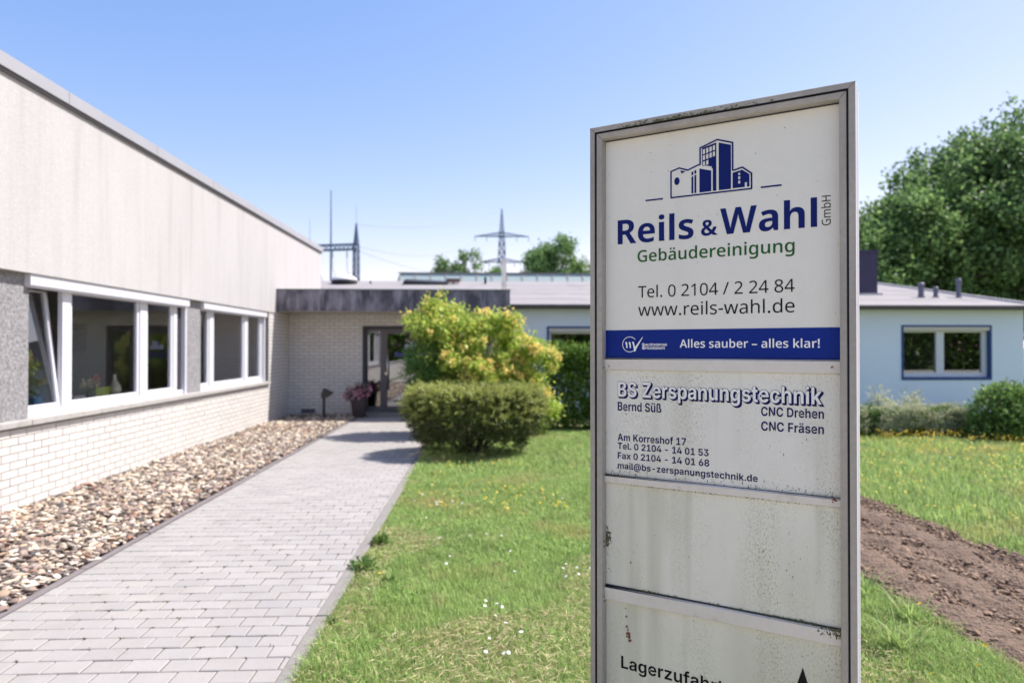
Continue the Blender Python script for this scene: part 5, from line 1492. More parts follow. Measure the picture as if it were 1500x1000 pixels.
pt = thing('planter', 'tall dark brown tapered planter beside the glass door', 'planter', (-3.02, 16.6, 0))
b = MB()
x, y = -3.03, 16.62
def ring(h, z):
    return [(x - h, y - h, z), (x + h, y - h, z), (x + h, y + h, z), (x - h, y + h, z)]
v = ring(.125, .0) + ring(.175, .44) + ring(.182, .445) + ring(.182, .475) + ring(.155, .475) + ring(.15, .42)
f = [(3, 2, 1, 0), (20, 21, 22, 23)]
for s in range(5):
    for q in range(4):
        f.append((s * 4 + q, s * 4 + (q + 1) % 4, s * 4 + 4 + (q + 1) % 4, s * 4 + 4 + q))
b.add(v, f)
b.build('pot', M['planter'], pt, bevel=.006)
b = MB()
b.quad((x - .148, y - .148, .435), (x + .148, y - .148, .435), (x + .148, y + .148, .435), (x - .148, y + .148, .435))
b.build('potting_soil', M['soil'], pt)
fl = thing('pink_flowers', 'bushy pink flowering plant growing in the brown planter', 'plant', (x, y, .43))
L = [(x - .04, y - .02, .58, .24, .2, .17), (x + .14, y, .66, .16, .15, .14), (x - .2, y - .02, .53, .13, .12, .11), (x + .02, y, .72, .14, .12, .11)]
C, D = in_lobes(L, 140, .5)
np_mesh('foliage', *clumps(C, D, 8, .03, .055, .022, .3), M['pot_leaf'], fl)
C, D = in_lobes(L, 120, .92)
FV = []
for pet in range(5):
    FV.append(leaf_mesh(C + D * .02, unit(D * .5 + rng.normal(size=D.shape)), .050, .040, .2))
np_mesh('blossom', *join(*FV), M['pink'], fl)

# ------------------------------------------------------------------ things on and behind the office window sill
ZS = 1.035
def simple(name, label, cat, b, m, **k):
    return tag(b.build(name, m, **k), label, cat)
M['ceramic'] = mat('white_ceramic', (0.85, 0.85, 0.76), 0.25)
M['lime'] = mat('lime_plastic', (0.45, 0.58, 0.05), 0.45)
M['paper'] = mat('paper', (0.6, 0.6, 0.58), 0.7)
M['cream_petals'] = mat('cream_petals', (0.86, 0.80, 0.56), 0.6, trans=.2)
M['coral'] = mat('coral_petals', (0.8, 0.28, 0.24), 0.6, trans=.2)
M['agave'] = mat('striped_leaf', (0.17, 0.28, 0.08), 0.5, island=.3, tint=(0.48, 0.52, 0.22), trans=.2)
M['screen'] = mat('dark_plastic', (0.02, 0.02, 0.025), 0.35)
M['blue_plastic'] = mat('blue_plastic', (0.03, 0.16, 0.42), 0.4)
M['wood'] = mat('desk_board', (0.30, 0.24, 0.18), 0.5)
M['poster'] = mat('poster', (0.30, 0.26, 0.30), 0.6, noise=((6, .5, (1, 1, 5)),))
M['poster_head'] = mat('poster_head', (0.16, 0.05, 0.09), 0.6)
b = MB()
b.lathe((-5.14, 8.62, ZS), [(.038, 0), (.042, .01), (.045, .16), (.040, .16), (.036, .02)], 16)
simple('mug', 'plain white beaker at the left end of the middle office window', 'mug', b, M['ceramic'], smooth=True)
b = MB()
b.lathe((-5.16, 9.72, ZS), [(.05, 0), (.088, .03), (.098, .08), (.085, .13), (.045, .19), (.026, .24), (.028, .29), (.018, .29)], 20)
simple('vase', 'white teardrop vase at the right end of the middle office window', 'vase', b, M['ceramic'], smooth=True)
b = MB()
b.box(-5.26, -5.12, 9.22, 9.55, ZS, ZS + .12)
b.box(-5.245, -5.135, 9.235, 9.535, ZS + .12, ZS + .125)
simple('plant_trough', 'lime green plant trough behind the office window glass', 'trough', b, M['lime'])
def bunch(name, label, c, h, m, k, r):
    t = thing(name, label, 'flowers', c)
    n = k
    P = np.array([c]) + np.stack([rng.normal(0, r, n), rng.normal(0, r, n), h + rng.uniform(-.03, .03, n)], 1)
    Vs = [leaf_mesh(P, unit(rng.normal(size=(n, 3)) + [0, 0, .4]), .05, .045, .25) for _ in range(9)]
    np_mesh('blossom', *join(*Vs), m, t)
    b = MB()
    for p in P[:10]:
        b.tube([c, tuple(p)], .003, 5)
    b.build('stalks', M['pot_leaf'], t)
bunch('cream_flowers', 'bunch of cream white flowers on the office window sill', (-5.15, 9.12, ZS + .02), .17, M['cream_petals'], 14, .045)
bunch('coral_flowers', 'small coral red flowers growing from the lime green trough', (-5.19, 9.36, ZS + .1), .13, M['coral'], 8, .02)
b = MB()
b.lathe((-5.15, 9.12, ZS), [(.03, 0), (.04, .02), (.035, .10), (.03, .10)], 14)
simple('glass_vase', 'small dark vase holding the cream white flowers', 'vase', b, M['screen'], smooth=True)
b = MB()
b.box(-5.25, -5.11, 8.72, 8.98, ZS, ZS + .025)
b.box(-5.24, -5.12, 8.74, 8.97, ZS + .025, ZS + .05)
simple('paper_stack', 'low stack of papers beside the white beaker', 'papers', b, M['paper'])
b = MB()
b.box(-5.22, -5.10, 7.95, 8.10, ZS, ZS + .09)
b.box(-5.20, -5.12, 7.97, 8.06, ZS + .09, ZS + .11)
simple('blue_box', 'small bright blue box under the tilted window sash', 'box', b, M['blue_plastic'], bevel=.006)
ag = thing('agave_plant', 'striped sword leaved plant behind the right pane of the near window', 'plant', (-5.24, 10.62, ZS))
b = MB()
b.lathe((-5.24, 10.62, ZS), [(.07, 0), (.10, .11), (.09, .11), (.085, .09)], 16)
b.build('pot', M['lime'], ag, smooth=True)
b = MB()
for q in range(22):
    a = q * 2.4
    h = random.uniform(.35, .62)
    r = random.uniform(.06, .26)
    if abs(math.cos(a) * r) > .14:
        r *= .5
    w = .022
    sx, sy = -math.sin(a) * w, math.cos(a) * w
    vs = []
    for t_ in (0, .4, .75, 1):
        ww = (1 - t_ ** 2 * .96)
        X, Y, Z = -5.24 + math.cos(a) * r * t_ ** 1.4, 10.62 + math.sin(a) * r * t_ ** 1.4, ZS + .08 + h * (t_ - .2 * t_ * t_)
        vs += [(X - sx * ww, Y - sy * ww, Z), (X + sx * ww, Y + sy * ww, Z)]
    b.add(vs, [(0, 1, 3, 2), (2, 3, 5, 4), (4, 5, 7, 6)])
b.build('leaves', M['agave'], ag)
dk = thing('desk', 'office desk standing inside behind the near window', 'desk', (-6.1, 9.2, .02))
b = MB()
b.box(-6.6, -5.6, 8.3, 10.4, .70, .74)
b.build('tabletop', M['wood'], dk)
for lx, ly in ((-6.55, 8.35), (-5.65, 8.35), (-6.55, 10.35), (-5.65, 10.35)):
    b = MB()
    b.box(lx - .025, lx + .025, ly - .025, ly + .025, .02, .70)
    b.build('leg', M['rail_grey'], dk)
mo = thing('monitor', 'dark computer monitor on the desk behind the window', 'monitor', (-6.0, 9.75, .74))
b = MB()
b.box(-6.02, -5.98, 9.5, 10.0, .86, 1.19)
b.build('screen', M['screen'], mo, bevel=.005)
b = MB()
b.box(-6.03, -5.99, 9.72, 9.78, .75, .86)
b.box(-6.1, -5.9, 9.65, 9.85, .742, .755)
b.build('stand', M['screen'], mo)
ch = thing('office_chair', 'dark office chair with arched back behind the near window', 'chair', (-5.75, 8.95, .02))
b = MB()
b.tube([(-5.78, 8.72, .62), (-5.80, 8.72, .95), (-5.80, 8.78, 1.08), (-5.80, 8.95, 1.13), (-5.80, 9.12, 1.08), (-5.80, 9.18, .95), (-5.78, 9.18, .62)], .022, 8)
b.box(-5.80, -5.785, 8.74, 9.16, .65, 1.06)
b.build('backrest', M['screen'], ch)
b = MB()
b.box(-6.2, -5.78, 8.72, 9.18, .45, .52)
b.build('seat', M['screen'], ch, bevel=.02)
b = MB()
b.tube([(-6.0, 8.95, .06), (-6.0, 8.95, .45)], .03, 8)
for q in range(5):
    a = q * 2 * math.pi / 5
    b.tube([(-6.0, 8.95, .09), (-6.0 + .3 * math.cos(a), 8.95 + .3 * math.sin(a), .05)], .02, 6)
b.build('swivel_base', M['screen'], ch)
po = thing('wall_calendar', 'wall calendar with a dark red head seen through the near window', 'calendar', (-7.2, 11.78, 1.5))
b = MB()
b.box(-7.08, -6.70, 11.765, 11.779, 1.62, 2.10)
b.build('sheet', M['poster'], po)
b = MB()
b.box(-7.06, -6.72, 11.758, 11.764, 1.98, 2.08)
b.build('picture', M['poster_head'], po)

# ------------------------------------------------------------------ the company sign: local x along the face, y into the sign, z up
SW, STOP, SBOT, DEP = 0.808, 2.4418, 0.14, 0.037
sign = thing('company_sign', 'tall grey aluminium company sign with four weathered white panels standing on the lawn', 'sign', (0.3565, 2.30, 0))
sign.rotation_euler = (0, 0, math.radians(-33.29))
ORG[sign.name] = (0, 0, 0)

b = MB()
prof = [(0, .105, 2), (0, .002, 0), (.002, 0, 0), (.0175, 0, 0), (.0185, .001, 1), (.0185, .012, 1), (.0235, .012, 1), (.0235, .003, 0), (.025, .0015, 0), (.041, .0045, 0), (.042, .006, 0), (.042, DEP + .004, 0)]
def loop(o, d):
    return [(o, d, SBOT + o), (SW - o, d, SBOT + o), (SW - o, d, STOP - o), (o, d, STOP - o)]
for i in range(len(prof) - 1):
    a, c = loop(*prof[i][:2]), loop(*prof[i + 1][:2])
    m = prof[i][2] if i == 0 else prof[i + 1][2]
    for k in range(4):
        j = (k + 1) % 4
        b.quad(a[k], a[j], c[j], c[k], m)
b.quad((0, .105, SBOT), (SW, .105, SBOT), (SW, .105, STOP), (0, .105, STOP), 2)
# mitre joints at the top corners
for s in (0, 1):
    for o0, o1, dd in ((.001, .0175, -.0003), (.0245, .0415, .0008)):
        xa, xb = (o0, o1) if s == 0 else (SW - o0, SW - o1)
        w = .0007
        b.quad((xa - w, dd, STOP - o0), (xa + w, dd, STOP - o0), (xb + w, dd + (.002 if o0 > .02 else 0), STOP - o1), (xb - w, dd + (.002 if o0 > .02 else 0), STOP - o1), 1)
fr = b.build('frame', [M['alu'], M['dark_gap'], M['alu_side']], sign)
# side seams of the hollow profile
b = MB()
for d in (.035, .07):
    b.box(SW - .0005, SW + .0008, d, d + .004, SBOT, STOP - .002)
b.build('side_seam', M['rail_grey'], fr)
# moss on the top member
b = MB()
for q in range(150):
    x = random.gauss(.30, .12)
    if .03 < x < .74:
        r = random.uniform(.0008, .004)
        z = STOP - .0175 + random.uniform(0, .012) * random.random()
        b.add([(x - r * 1.6, -.0006 - q * 1e-6, z), (x, -.0014, z - r * .4), (x + r * 1.6, -.0006 - q * 1e-6, z), (x, -.0009, z + r)], [(0, 1, 2, 3)])
kind(b.build('moss_patches', M['moss'], fr), 'stuff')

for x in (.10, SW - .10):
    b = MB()
    b.box(x - .03, x + .03, .03, .075, -.3, SBOT + .02)
    b.build('post', M['alu'], sign)

X0, X1 = .0425, SW - .0425
PZ = [(1.6625, 2.399), (1.2695, 1.620), (.8955, 1.2375), (SBOT + .05, .8455)]
panels = []
for i, (z0, z1) in enumerate(PZ):
    b = MB()
    b.box(X0, X1, DEP, DEP + .006, z0 - .004, z1 + .004)
    p = b.build('panel', M['panel%d' % (i + 1)], sign)
    p['label'] = ['large upper white panel with blue building emblem and blue band', 'second white panel with outlined navy lettering', 'blank white panel streaked with green algae', 'lowest algae stained panel with black arrow'][i]
    panels.append(p)
for z0, z1, tilt in ((1.6212, 1.6620, .0), (1.2405, 1.2690, .0), (.8470, .8945, .0)):
    b = MB()
    h = z1 - z0
    x0, x1 = X0 - .0004, X1 + .0004
    b.add([(x0, DEP - .001, z0), (x1, DEP - .001, z0), (x1, DEP - .010, z0 + .004), (x0, DEP - .010, z0 + .004), (x0, DEP - .012, z1 - .004), (x1, DEP - .012, z1 - .004), (x1, DEP - .009, z1), (x0, DEP - .009, z1), (x0, DEP + .003, z1), (x1, DEP + .003, z1)],
          [(0, 1, 2, 3), (3, 2, 5, 4), (4, 5, 7, 6), (6, 7, 9, 8)])
    b.build('divider_rail', M['rail'], sign)
# shadow gaps, moss and rusty fixings
for z0, z1 in ((.8950, .8990), (1.2690, 1.2700), (2.3955, 2.399)):
    b = MB()
    b.box(X0, X1, DEP - .002, DEP - .0004, z0, z1)
    b.build('panel_gap', M['dark_gap'], sign)
b = MB()
def speck(x, z, r, d, st=1.0):
    k = random.randint(5, 7)
    v = []
    for q in range(k):
        t = 2 * math.pi * q / k
        rr = r * random.uniform(.5, 1.2)
        v.append((x + rr * math.cos(t), d - random.uniform(.0004, .0008), z + rr * st * math.sin(t)))
    v.append((x, d - .0014, z))
    b.add(v, [(q, (q + 1) % k, k) for q in range(k)])
for q in range(420):
    f = random.random()
    x = X0 + (X1 - X0) * (1 - f ** 2.2 * .95) - .002
    speck(x, .8965 + random.uniform(-.001, .003) - (random.random() ** 2 * .026 if x > .70 else 0), random.uniform(.0008, .0032), DEP - (.011 if x > .70 else .0022), random.uniform(.8, 2.2))
for q in range(120):
    x = X0 + (X1 - X0) * random.random()
    speck(x, 1.2695 + random.uniform(-.0005, .002), random.uniform(.0006, .0018), DEP - .0022)
for q in range(160):
    x = X0 + (X1 - X0) * random.betavariate(2, 2.5)
    speck(x, 1.2415 + random.uniform(-.001, .003), random.uniform(.0006, .002), DEP - .0105)
for q in range(150):                                        # green runs below the second panel's lettering
    x = random.choice((random.uniform(.06, .2), random.uniform(.28, .56), random.uniform(.56, .75)))
    speck(x, 1.272 + abs(random.gauss(0, .012)), random.uniform(.0005, .0014), DEP, random.uniform(1, 5))
for q in range(90):
    speck(random.gauss(.045, .004) if random.random() < .6 else random.gauss(.62, .05), random.choice((random.gauss(1.05, .03), random.gauss(1.41, .04), random.uniform(.9, 1.2))), random.uniform(.0005, .0017), DEP, random.uniform(1, 3))
for q in range(60):
    speck(X0 + abs(random.gauss(0, .008)), random.gauss(1.055, .012), random.uniform(.001, .004), DEP, 1.6)
kind(b.build('algae_growth', M['moss'], sign), 'stuff')
b = MB()
for x, z, r in ((.058, 1.635, .0026), (.742, 1.641, .003), (.747, 1.266, .004), (.752, 1.262, .003), (.744, 1.259, .0022)):
    for k in range(4):
        speck(x + random.gauss(0, r * .4), z + random.gauss(0, r * .4), r * random.uniform(.5, 1), DEP - .0125)
for x, z, r in ((.113, .829, .002), (.115, .80, .003), (.116, .77, .004), (.119, .752, .005), (.122, .738, .007), (.124, .730, .006), (.131, .727, .003), (.130, .985, .0025), (.053, .95, .002), (.06, .943, .0015), (.114, 1.476, .0018)):
    for k in range(5):
        speck(x + random.gauss(0, r * .5), z + random.gauss(0, r * .7), r * random.uniform(.35, .9), DEP, 1.3)
for z in (1.045, 1.028, .86, .845, 1.63):
    for k in range(4):
        b.add([(.0415, .012 + k * .004, z), (.0424, .015 + k * .004, z - .003), (.0424, .019 + k * .004, z), (.0424, .015 + k * .004, z + .003)], [(0, 1, 2, 3)])
kind(b.build('rust_spots', M['rust'], sign), 'stuff')

# ---- lettering from outlines
def glyph_polys(ch, style, seg=4):
    parts = GLYPHS[style][ch].split('|')
    adv = int(parts[0])
    out = []
    for c in parts[1:]:
        pts = []
        for tok in c.split():
            on = tok[0] != '*'
            x, y = tok.lstrip('*').split(',')
            pts.append((int(x), int(y), on))
        if len(pts) < 3:
            continue
        ex = []
        n = len(pts)
        for i in range(n):
            p, q = pts[i], pts[(i + 1) % n]
            ex.append(p)
            if not p[2] and not q[2]:
                ex.append(((p[0] + q[0]) / 2, (p[1] + q[1]) / 2, True))
        k = next(i for i, p in enumerate(ex) if p[2])
        ex = ex[k:] + ex[:k]
        poly = []
        i = 0
        while i < len(ex):
            p = ex[i]
            if p[2]:
                poly.append((p[0], p[1]))
                i += 1
            else:
                p0, p2 = poly[-1], ex[(i + 1) % len(ex)]
                for s in range(1, seg):
                    t = s / seg
                    poly.append(((1 - t) ** 2 * p0[0] + 2 * t * (1 - t) * p[0] + t * t * p2[0], (1 - t) ** 2 * p0[1] + 2 * t * (1 - t) * p[1] + t * t * p2[1]))
                i += 1
        out.append(poly)
    return adv, out

def area(p):
    return sum(p[i][0] * p[(i + 1) % len(p)][1] - p[(i + 1) % len(p)][0] * p[i][1] for i in range(len(p))) / 2

def inside(pt, poly):
    x, y = pt
    r = False
    for i in range(len(poly)):
        x1, y1 = poly[i]
        x2, y2 = poly[i - 1]
        if (y1 > y) != (y2 > y) and x < (x2 - x1) * (y - y1) / (y2 - y1) + x1:
            r = not r
    return r

def grow(p, w):
    """offset a closed contour along its normals (font contours: outer clockwise grows, holes shrink)"""
    q = []
    for i, v in enumerate(p):
        if (v[0] - q[-1][0]) ** 2 + (v[1] - q[-1][1]) ** 2 > 1e-12 if q else True:
            q.append(v)
    n = len(q)
    out = []
    for i in range(n):
        a, c, d = q[i - 1], q[i], q[(i + 1) % n]
        e1, e2 = (c[0] - a[0], c[1] - a[1]), (d[0] - c[0], d[1] - c[1])
        l1, l2 = math.hypot(*e1) or 1e-9, math.hypot(*e2) or 1e-9
        n1, n2 = (-e1[1] / l1, e1[0] / l1), (-e2[1] / l2, e2[0] / l2)
        k = max(.35, 1 + n1[0] * n2[0] + n1[1] * n2[1])
        out.append((c[0] + (n1[0] + n2[0]) / k * w, c[1] + (n1[1] + n2[1]) / k * w))
    return out

def text_polys(txt, style, x0, x1, z, em=None):
    """list of (outer, [holes]) in metres on the sign face, stretched to run from x0 to x1"""
    glyphs, pen = [], 0
    xmin = None
    for ch in txt:
        adv, polys = glyph_polys(ch, style)
        for p in polys:
            glyphs.append([(x + pen, y) for x, y in p])
        pen += adv
    lo = min(x for p in glyphs for x, y in p)
    hi = max(x for p in glyphs for x, y in p)
    sx = (x1 - x0) / (hi - lo)
    sy = em / 1000 if em else sx
    sc = [[(x0 + (x - lo) * sx, z + y * sy) for x, y in p] for p in glyphs]
    outers = [p for p in sc if area(p) < 0]
    holes = [p for p in sc if area(p) >= 0]
    res = []
    for o in outers:
        res.append((o, []))
    for h in holes:
        best = None
        for r in res:
            if inside(h[0], r[0]) and (best is None or abs(area(r[0])) < abs(area(best[0]))):
                best = r
        if best:
            best[1].append(h)
    return res

def fill(b, polys, depth, m=0, rot=None, w=0.0, dx=0, dz=0):
    """a thin vinyl film: filled outlines at a given depth"""
    for i, (o, hs) in enumerate(polys):
        loops = [[(x + dx, z + dz) for x, z in (grow(p, w) if w else p)] for p in [o] + hs]
        tri = tessellate_polygon([[Vector((x, z, 0)) for x, z in l] for l in loops])
        pts = [p for l in loops for p in l]
        if rot:
            cx, cz, a = rot
            pts = [(cx + (x - cx) * math.cos(a) - (z - cz) * math.sin(a), cz + (x - cx) * math.sin(a) + (z - cz) * math.cos(a)) for x, z in pts]
        d = depth - (i % 3) * .00004
        b.add([(x, d, z) for x, z in pts], tri, m)

FD = DEP - .0008
def lettering(name, panel, m, items, d=FD):
    b = MB()
    for it in items:
        txt, style, x0, x1, z = it[:5]
        em = it[5] if len(it) > 5 else None
        fill(b, text_polys(txt, style, x0, x1, z, em), d)
    return b.build(name, m, panel)

lettering('lettering', panels[0], M['navy'], [('Reils', 'RB', .0858, .3429, 2.0450, .1130), ('&', 'RB', .3668, .4185, 2.0500, .0680), ('Wahl', 'RB', .4264, .7042, 2.0490, .1130)])
lettering('lettering', panels[0], M['green_ink'], [('Gebäudereinigung', 'RM', .1559, .6428, 1.9808, .0537)])
lettering('lettering', panels[0], M['black_ink'], [('Tel. 0 2104 / 2 24 84', 'RR', .1581, .6424, 1.8628, .0530), ('www.reils-wahl.de', 'RR', .1580, .6422, 1.8022, .0560)])
b = MB()
w_ = .0862
fill(b, text_polys('GmbH', 'RR', .7403, .7403 + w_, 2.0505, .0330), FD, rot=(.7403, 2.0505, math.pi / 2))
b.build('lettering', M['black_ink'], panels[0])
# blue band
b = MB()
b.box(X0 + .0002, X1 - .0002, DEP - .0012, DEP - .0001, 1.6630, 1.7562)
b.build('blue_band', M['band'], panels[0])
BD = DEP - .0022
lettering('lettering', panels[0], M['white_ink'], [('Alles sauber – alles klar!', 'RM', .2981, .7103, 1.6978, .0358)], BD)
b = MB()
for t, x0, x1, z in (('QUALITÄTSVERBUND', .1720, .2560, 1.7035), ('GEBÄUDEDIENSTE', .1720, .2490, 1.6925)):
    fill(b, text_polys(t, 'RR', x0, x1, z, .0098), BD, w=.0003)
    fill(b, text_polys(t[0], 'RR', x0, x0 + .0075, z, .0125), BD - .0002, w=.0003)
b.build('lettering', M['white_ink'], panels[0])

def poly(b, pts, d=FD, m=0):
    tri = tessellate_polygon([[Vector((x, z, 0)) for x, z in pts]])
    b.add([(x, d, z) for x, z in pts], tri, m)
def strip(b, pts, w, d=FD, m=0, closed=False):
    """a drawn line with mitred corners"""
    n = len(pts)
    L_, R_ = [], []
    for i in range(n):
        a = pts[i - 1] if (i or closed) else pts[i]
        c = pts[(i + 1) % n] if (i < n - 1 or closed) else pts[i]
        p = pts[i]
        d1 = (p[0] - a[0], p[1] - a[1])
        d2 = (c[0] - p[0], c[1] - p[1])
        if d1 == (0, 0):
            d1 = d2
        if d2 == (0, 0):
            d2 = d1
        l1, l2 = math.hypot(*d1), math.hypot(*d2)
        n1, n2 = (-d1[1] / l1, d1[0] / l1), (-d2[1] / l2, d2[0] / l2)
        k = max(.3, 1 + n1[0] * n2[0] + n1[1] * n2[1])
        nx, nz = (n1[0] + n2[0]) / k * w / 2, (n1[1] + n2[1]) / k * w / 2
        L_.append((p[0] + nx, d, p[1] + nz))
        R_.append((p[0] - nx, d, p[1] - nz))
    for i in range(n if closed else n - 1):
        j = (i + 1) % n
        b.quad(L_[i], L_[j], R_[j], R_[i], m)

b = MB()      # round emblem with tick on the blue band
cx_, cz_, r_ = .1285, 1.7085, .0250
strip(b, [(cx_ + r_ * math.cos(t), cz_ + r_ * math.sin(t)) for t in [math.radians(38) + math.radians(284) * q / 36 for q in range(37)]], .0020, BD)
def brush(x, z, s=1.0):
    poly(b, [(x, z + .0075 * s), (x + .0055, z + .0085 * s), (x + .0075, z + .002 * s), (x + .0085, z - .012 * s), (x + .0045, z - .0125 * s), (x + .003, z - .002 * s)], BD - .0001)
brush(.1125, 1.7085)
brush(.1245, 1.7085)
poly(b, [(.1370, 1.7170), (.1425, 1.7175), (.1475, 1.7000), (.1735, 1.7335), (.1745, 1.7320), (.1530, 1.6960), (.1485, 1.6850), (.1440, 1.6850), (.1425, 1.6960), (.1400, 1.7080)], BD - .0002)
b.build('emblem', M['white_ink'], panels[0])

b = MB()      # building emblem
lw = .0048
strip(b, [(.2700, 2.1818), (.2700, 2.2665), (.2970, 2.2745), (.3247, 2.2640), (.3593, 2.2765), (.3640, 2.2750)], lw)
strip(b, [(.2685, 2.1818), (.5226, 2.1818)], lw, FD - .0001)
strip(b, [(.5210, 2.1818), (.5210, 2.2285), (.4938, 2.2505), (.4660, 2.2440)], lw, FD - .0002)
strip(b, [(.3644, 2.2750), (.3644, 2.3288), (.4181, 2.3470), (.4650, 2.3305), (.4650, 2.2440)], lw, FD - .0003)
# tower, left face with the window openings left out
zl = lambda x: 2.3280 + (x - .3705) * (2.3385 - 2.3280) / (.4150 - .3705)
cols = [(.3729, .3800), (.3833, .3905), (.3937, .4010), (.4040, .4112)]
rows_ = [(.0060, .0215), (.0255, .0405), (.0450, .0590)]
ed = [.3705]
for c in cols:
    ed += [c[0], c[1]]
ed.append(.4150)
def cell(x0, x1, t0, t1, d):
    poly(b, [(x0, zl(x0) - t0), (x1, zl(x1) - t0), (x1, zl(x1) - t1), (x0, zl(x0) - t1)], d)
zbot = lambda x: 2.2735 - (x - .3705) * .26
for q in range(0, len(ed), 2):
    x0, x1 = ed[q], ed[q + 1]
    poly(b, [(x0, zl(x0)), (x1, zl(x1)), (x1, zbot(x1) if x1 < .40 else 2.2590), (x0, zbot(x0) if x0 < .40 else 2.2590)])
for ci, (x0, x1) in enumerate(cols):
    nr = 3 if ci < 2 else 2
    t = 0
    for k in range(nr):
        cell(x0, x1, t, rows_[k][0], FD)
        t = rows_[k][1]
    zb_ = (zbot(x0), zbot(x1)) if ci < 3 else (2.2590, 2.2590)
    poly(b, [(x0, zl(x0) - t), (x1, zl(x1) - t), (x1, zb_[1]), (x0, zb_[0])])
poly(b, [(.4040, 2.2592), (.4150, 2.2592), (.4150, 2.1880), (.4040, 2.1880)], FD - .0001)
poly(b, [(.4224, 2.3372), (.4598, 2.3245), (.4598, 2.1883), (.4224, 2.1881)])
poly(b, [(.3621, 2.2640), (.3991, 2.2530), (.3991, 2.1883), (.3621, 2.1879)])
for x0, x1, z1a, z1b in ((.3366, .3426, 2.2560, 2.2580), (.3462, .3520, 2.2598, 2.2615)):
    poly(b, [(x0, z1a), (x1, z1b), (x1, z1b - .0110), (x0, z1a - .0110)])
    poly(b, [(x0, z1a - .0155), (x1, z1b - .0155), (x1, 2.1880), (x0, 2.1880)])
poly(b, [(.2895 + .0087 * math.cos(t), 2.2330 + .0125 * math.sin(t)) for t in [q * math.pi / 12 for q in range(24)]])
poly(b, [(.3003, 2.2662), (.3182, 2.2612), (.3045, 2.2556)])
# small house on the right, three windows and a door left out
hx = [(.4646, 2.2370), (.4931, 2.2430), (.5147, 2.2268)]
hz = lambda x: 2.2370 + (x - .4646) * .21 if x < .4931 else 2.2430 - (x - .4931) * .75
poly(b, [(.4646, 2.2370), (.4815, hz(.4815)), (.4815, 2.1890), (.4646, 2.1890)])
for z0, z1 in ((2.1890, 2.2015), (2.2105, 2.2145), (2.2235, 2.2275), (2.2345, 2.2405)):
    poly(b, [(.4815, z1), (.4875, z1), (.4875, z0), (.4815, z0)])
poly(b, [(.4875, hz(.4875)), (.4931, 2.2430), (.5010, hz(.5010)), (.5010, 2.1890), (.4875, 2.1890)])
poly(b, [(.5010, hz(.5010)), (.5075, hz(.5075)), (.5075, 2.2030), (.5010, 2.2030)])
poly(b, [(.5075, hz(.5075)), (.5147, 2.2268), (.5147, 2.1888), (.5075, 2.1888)])
strip(b, [(.1836, 2.1820), (.2431, 2.1820)], .0050)
strip(b, [(.5479, 2.1820), (.6071, 2.1820)], .0050)
b.build('emblem', M['navy'], panels[0])

# second panel: outlined lettering with a block shadow
tp = text_polys('BS Zerspanungstechnik', 'DB', .0865, .7150, 1.5335, .0680)
b = MB()
for k in range(6):
    d_ = FD - .00006 * k + .0003
    fill(b, tp, d_, dx=.0010 * k, dz=-.0010 * k)
    for o_, hs_ in tp:
        for l_ in [o_] + hs_:
            strip(b, [(x + .0010 * k, z - .0010 * k) for x, z in l_], .0023, d_ - .00003, closed=True)
b.build('lettering_shadow', M['navy_dark'], panels[1])
b = MB()
fill(b, tp, FD - .0009)
b.build('lettering', M['letter_fill'], panels[1])
lettering('lettering', panels[1], M['navy_dark'], [('Bernd Süß', 'DB', .0851, .2367, 1.4866, .0400)])
lettering('lettering', panels[1], M['navy_dark'], [('CNC Drehen', 'DB', .5469, .7205, 1.4925, .0380), ('CNC Fräsen', 'DB', .5468, .7203, 1.4482, .0380)])
lettering('lettering', panels[1], M['navy_dark'], [
    ('Am Korreshof 17', 'DB', .0849, .3174, 1.3858, .0320), ('Tel. 0 2104 - 14 01 53', 'DB', .0849, .3888, 1.3575, .0295), ('Fax 0 2104 - 14 01 68', 'DB', .0849, .3909, 1.3255, .0295),
    ('mail@bs-zerspanungstechnik.de', 'DB', .0848, .5365, 1.2920, .0290)])
# fourth panel
lettering('lettering', panels[3], M['black_ink'], [('Lagerzufahrt', 'DB', .0961, .4330, .6275, .0560)])
b = MB()
poly(b, [(.6614, .7650), (.7010, .6320), (.6720, .6480), (.6720, .4300), (.6508, .4300), (.6508, .6480), (.6218, .6320)])
b.build('arrow', M['black_ink'], panels[3])

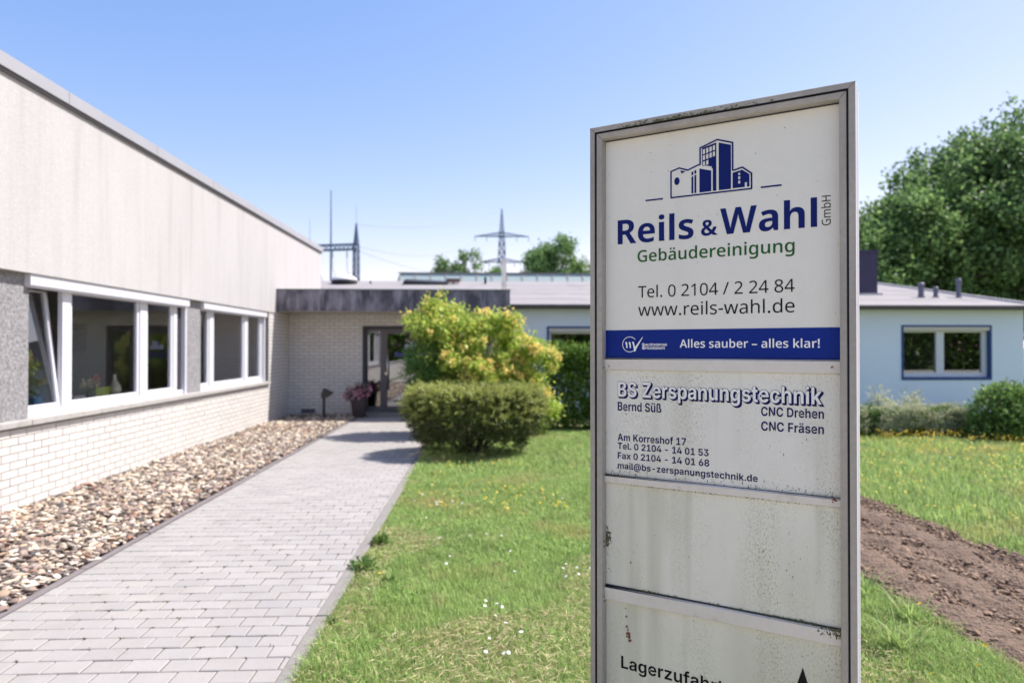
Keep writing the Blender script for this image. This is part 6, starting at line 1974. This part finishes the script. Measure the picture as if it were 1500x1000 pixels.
# company sticker on the glass door
b = MB()
def on_door(mb_v):
    return [(-2.27 + (x - .0858) * 1.38, 17.363, 1.46 + (z - 2.045) * 1.38) for x, d, z in mb_v]
t1 = MB()
fill(t1, text_polys('Reils', 'RB', .0858, .3429, 2.0450, .1130), 0)
fill(t1, text_polys('&', 'RB', .3668, .4185, 2.0500, .0680), 0)
fill(t1, text_polys('Wahl', 'RB', .4264, .7042, 2.0490, .1130), 0)
b.add(on_door(t1.v), t1.f, 0)
t1 = MB()
fill(t1, text_polys('Gebäudereinigung', 'RM', .1559, .6428, 1.9808, .0537), 0)
b.add(on_door(t1.v), t1.f, 1)
t1 = MB()
t1.quad((.27, 0, 2.18), (.36, 0, 2.18), (.36, 0, 2.26), (.27, 0, 2.26))
t1.quad((.365, 0, 2.18), (.47, 0, 2.18), (.47, 0, 2.335), (.365, 0, 2.32))
t1.quad((.475, 0, 2.18), (.525, 0, 2.18), (.525, 0, 2.23), (.475, 0, 2.25))
b.add(on_door(t1.v), t1.f, 2)
M['stick_blue'] = mat('sticker_blue', (0.10, 0.10, 0.42), 0.4)
M['stick_green'] = mat('sticker_green', (0.06, 0.30, 0.10), 0.4)
M['stick_white'] = mat('sticker_white', (0.55, 0.58, 0.80), 0.4)
b.build('sticker', [M['stick_blue'], M['stick_green'], M['stick_white']], door)

# ------------------------------------------------------------------ last: hedge added unseen behind the viewer so the glass mirrors dark green
hb = hedge('reflection_hedge', 'long tall dark hedge added behind the viewer to darken reflections in the windows and the door', -26, 50, -15.5, -14.5, 3.0, .42, M['laurel'], 9000, 8, .2, 91)
for o in [hb]:
    o['label'] = 'long tall dark hedge added behind the viewer to darken reflections in the windows'
src = [o for o in scene.objects if o.get('label', '').startswith('biggest dark')][0]
for x, y, lab in ((35.5, 31, 'dark broadleaf tree beyond the right edge, next to the biggest tree'), (43, 37, 'dark broadleaf tree farthest to the right beyond the house')):
    c = src.copy()
    COL.objects.link(c)
    c.location = (x, y, -.03)
    c.rotation_euler = (0, 0, x)
    c['label'] = lab
    for q in list(src.children):
        d = q.copy()
        COL.objects.link(d)
        d.parent = c
print('verts', sum(len(o.data.vertices) for o in scene.objects if o.type == 'MESH'))
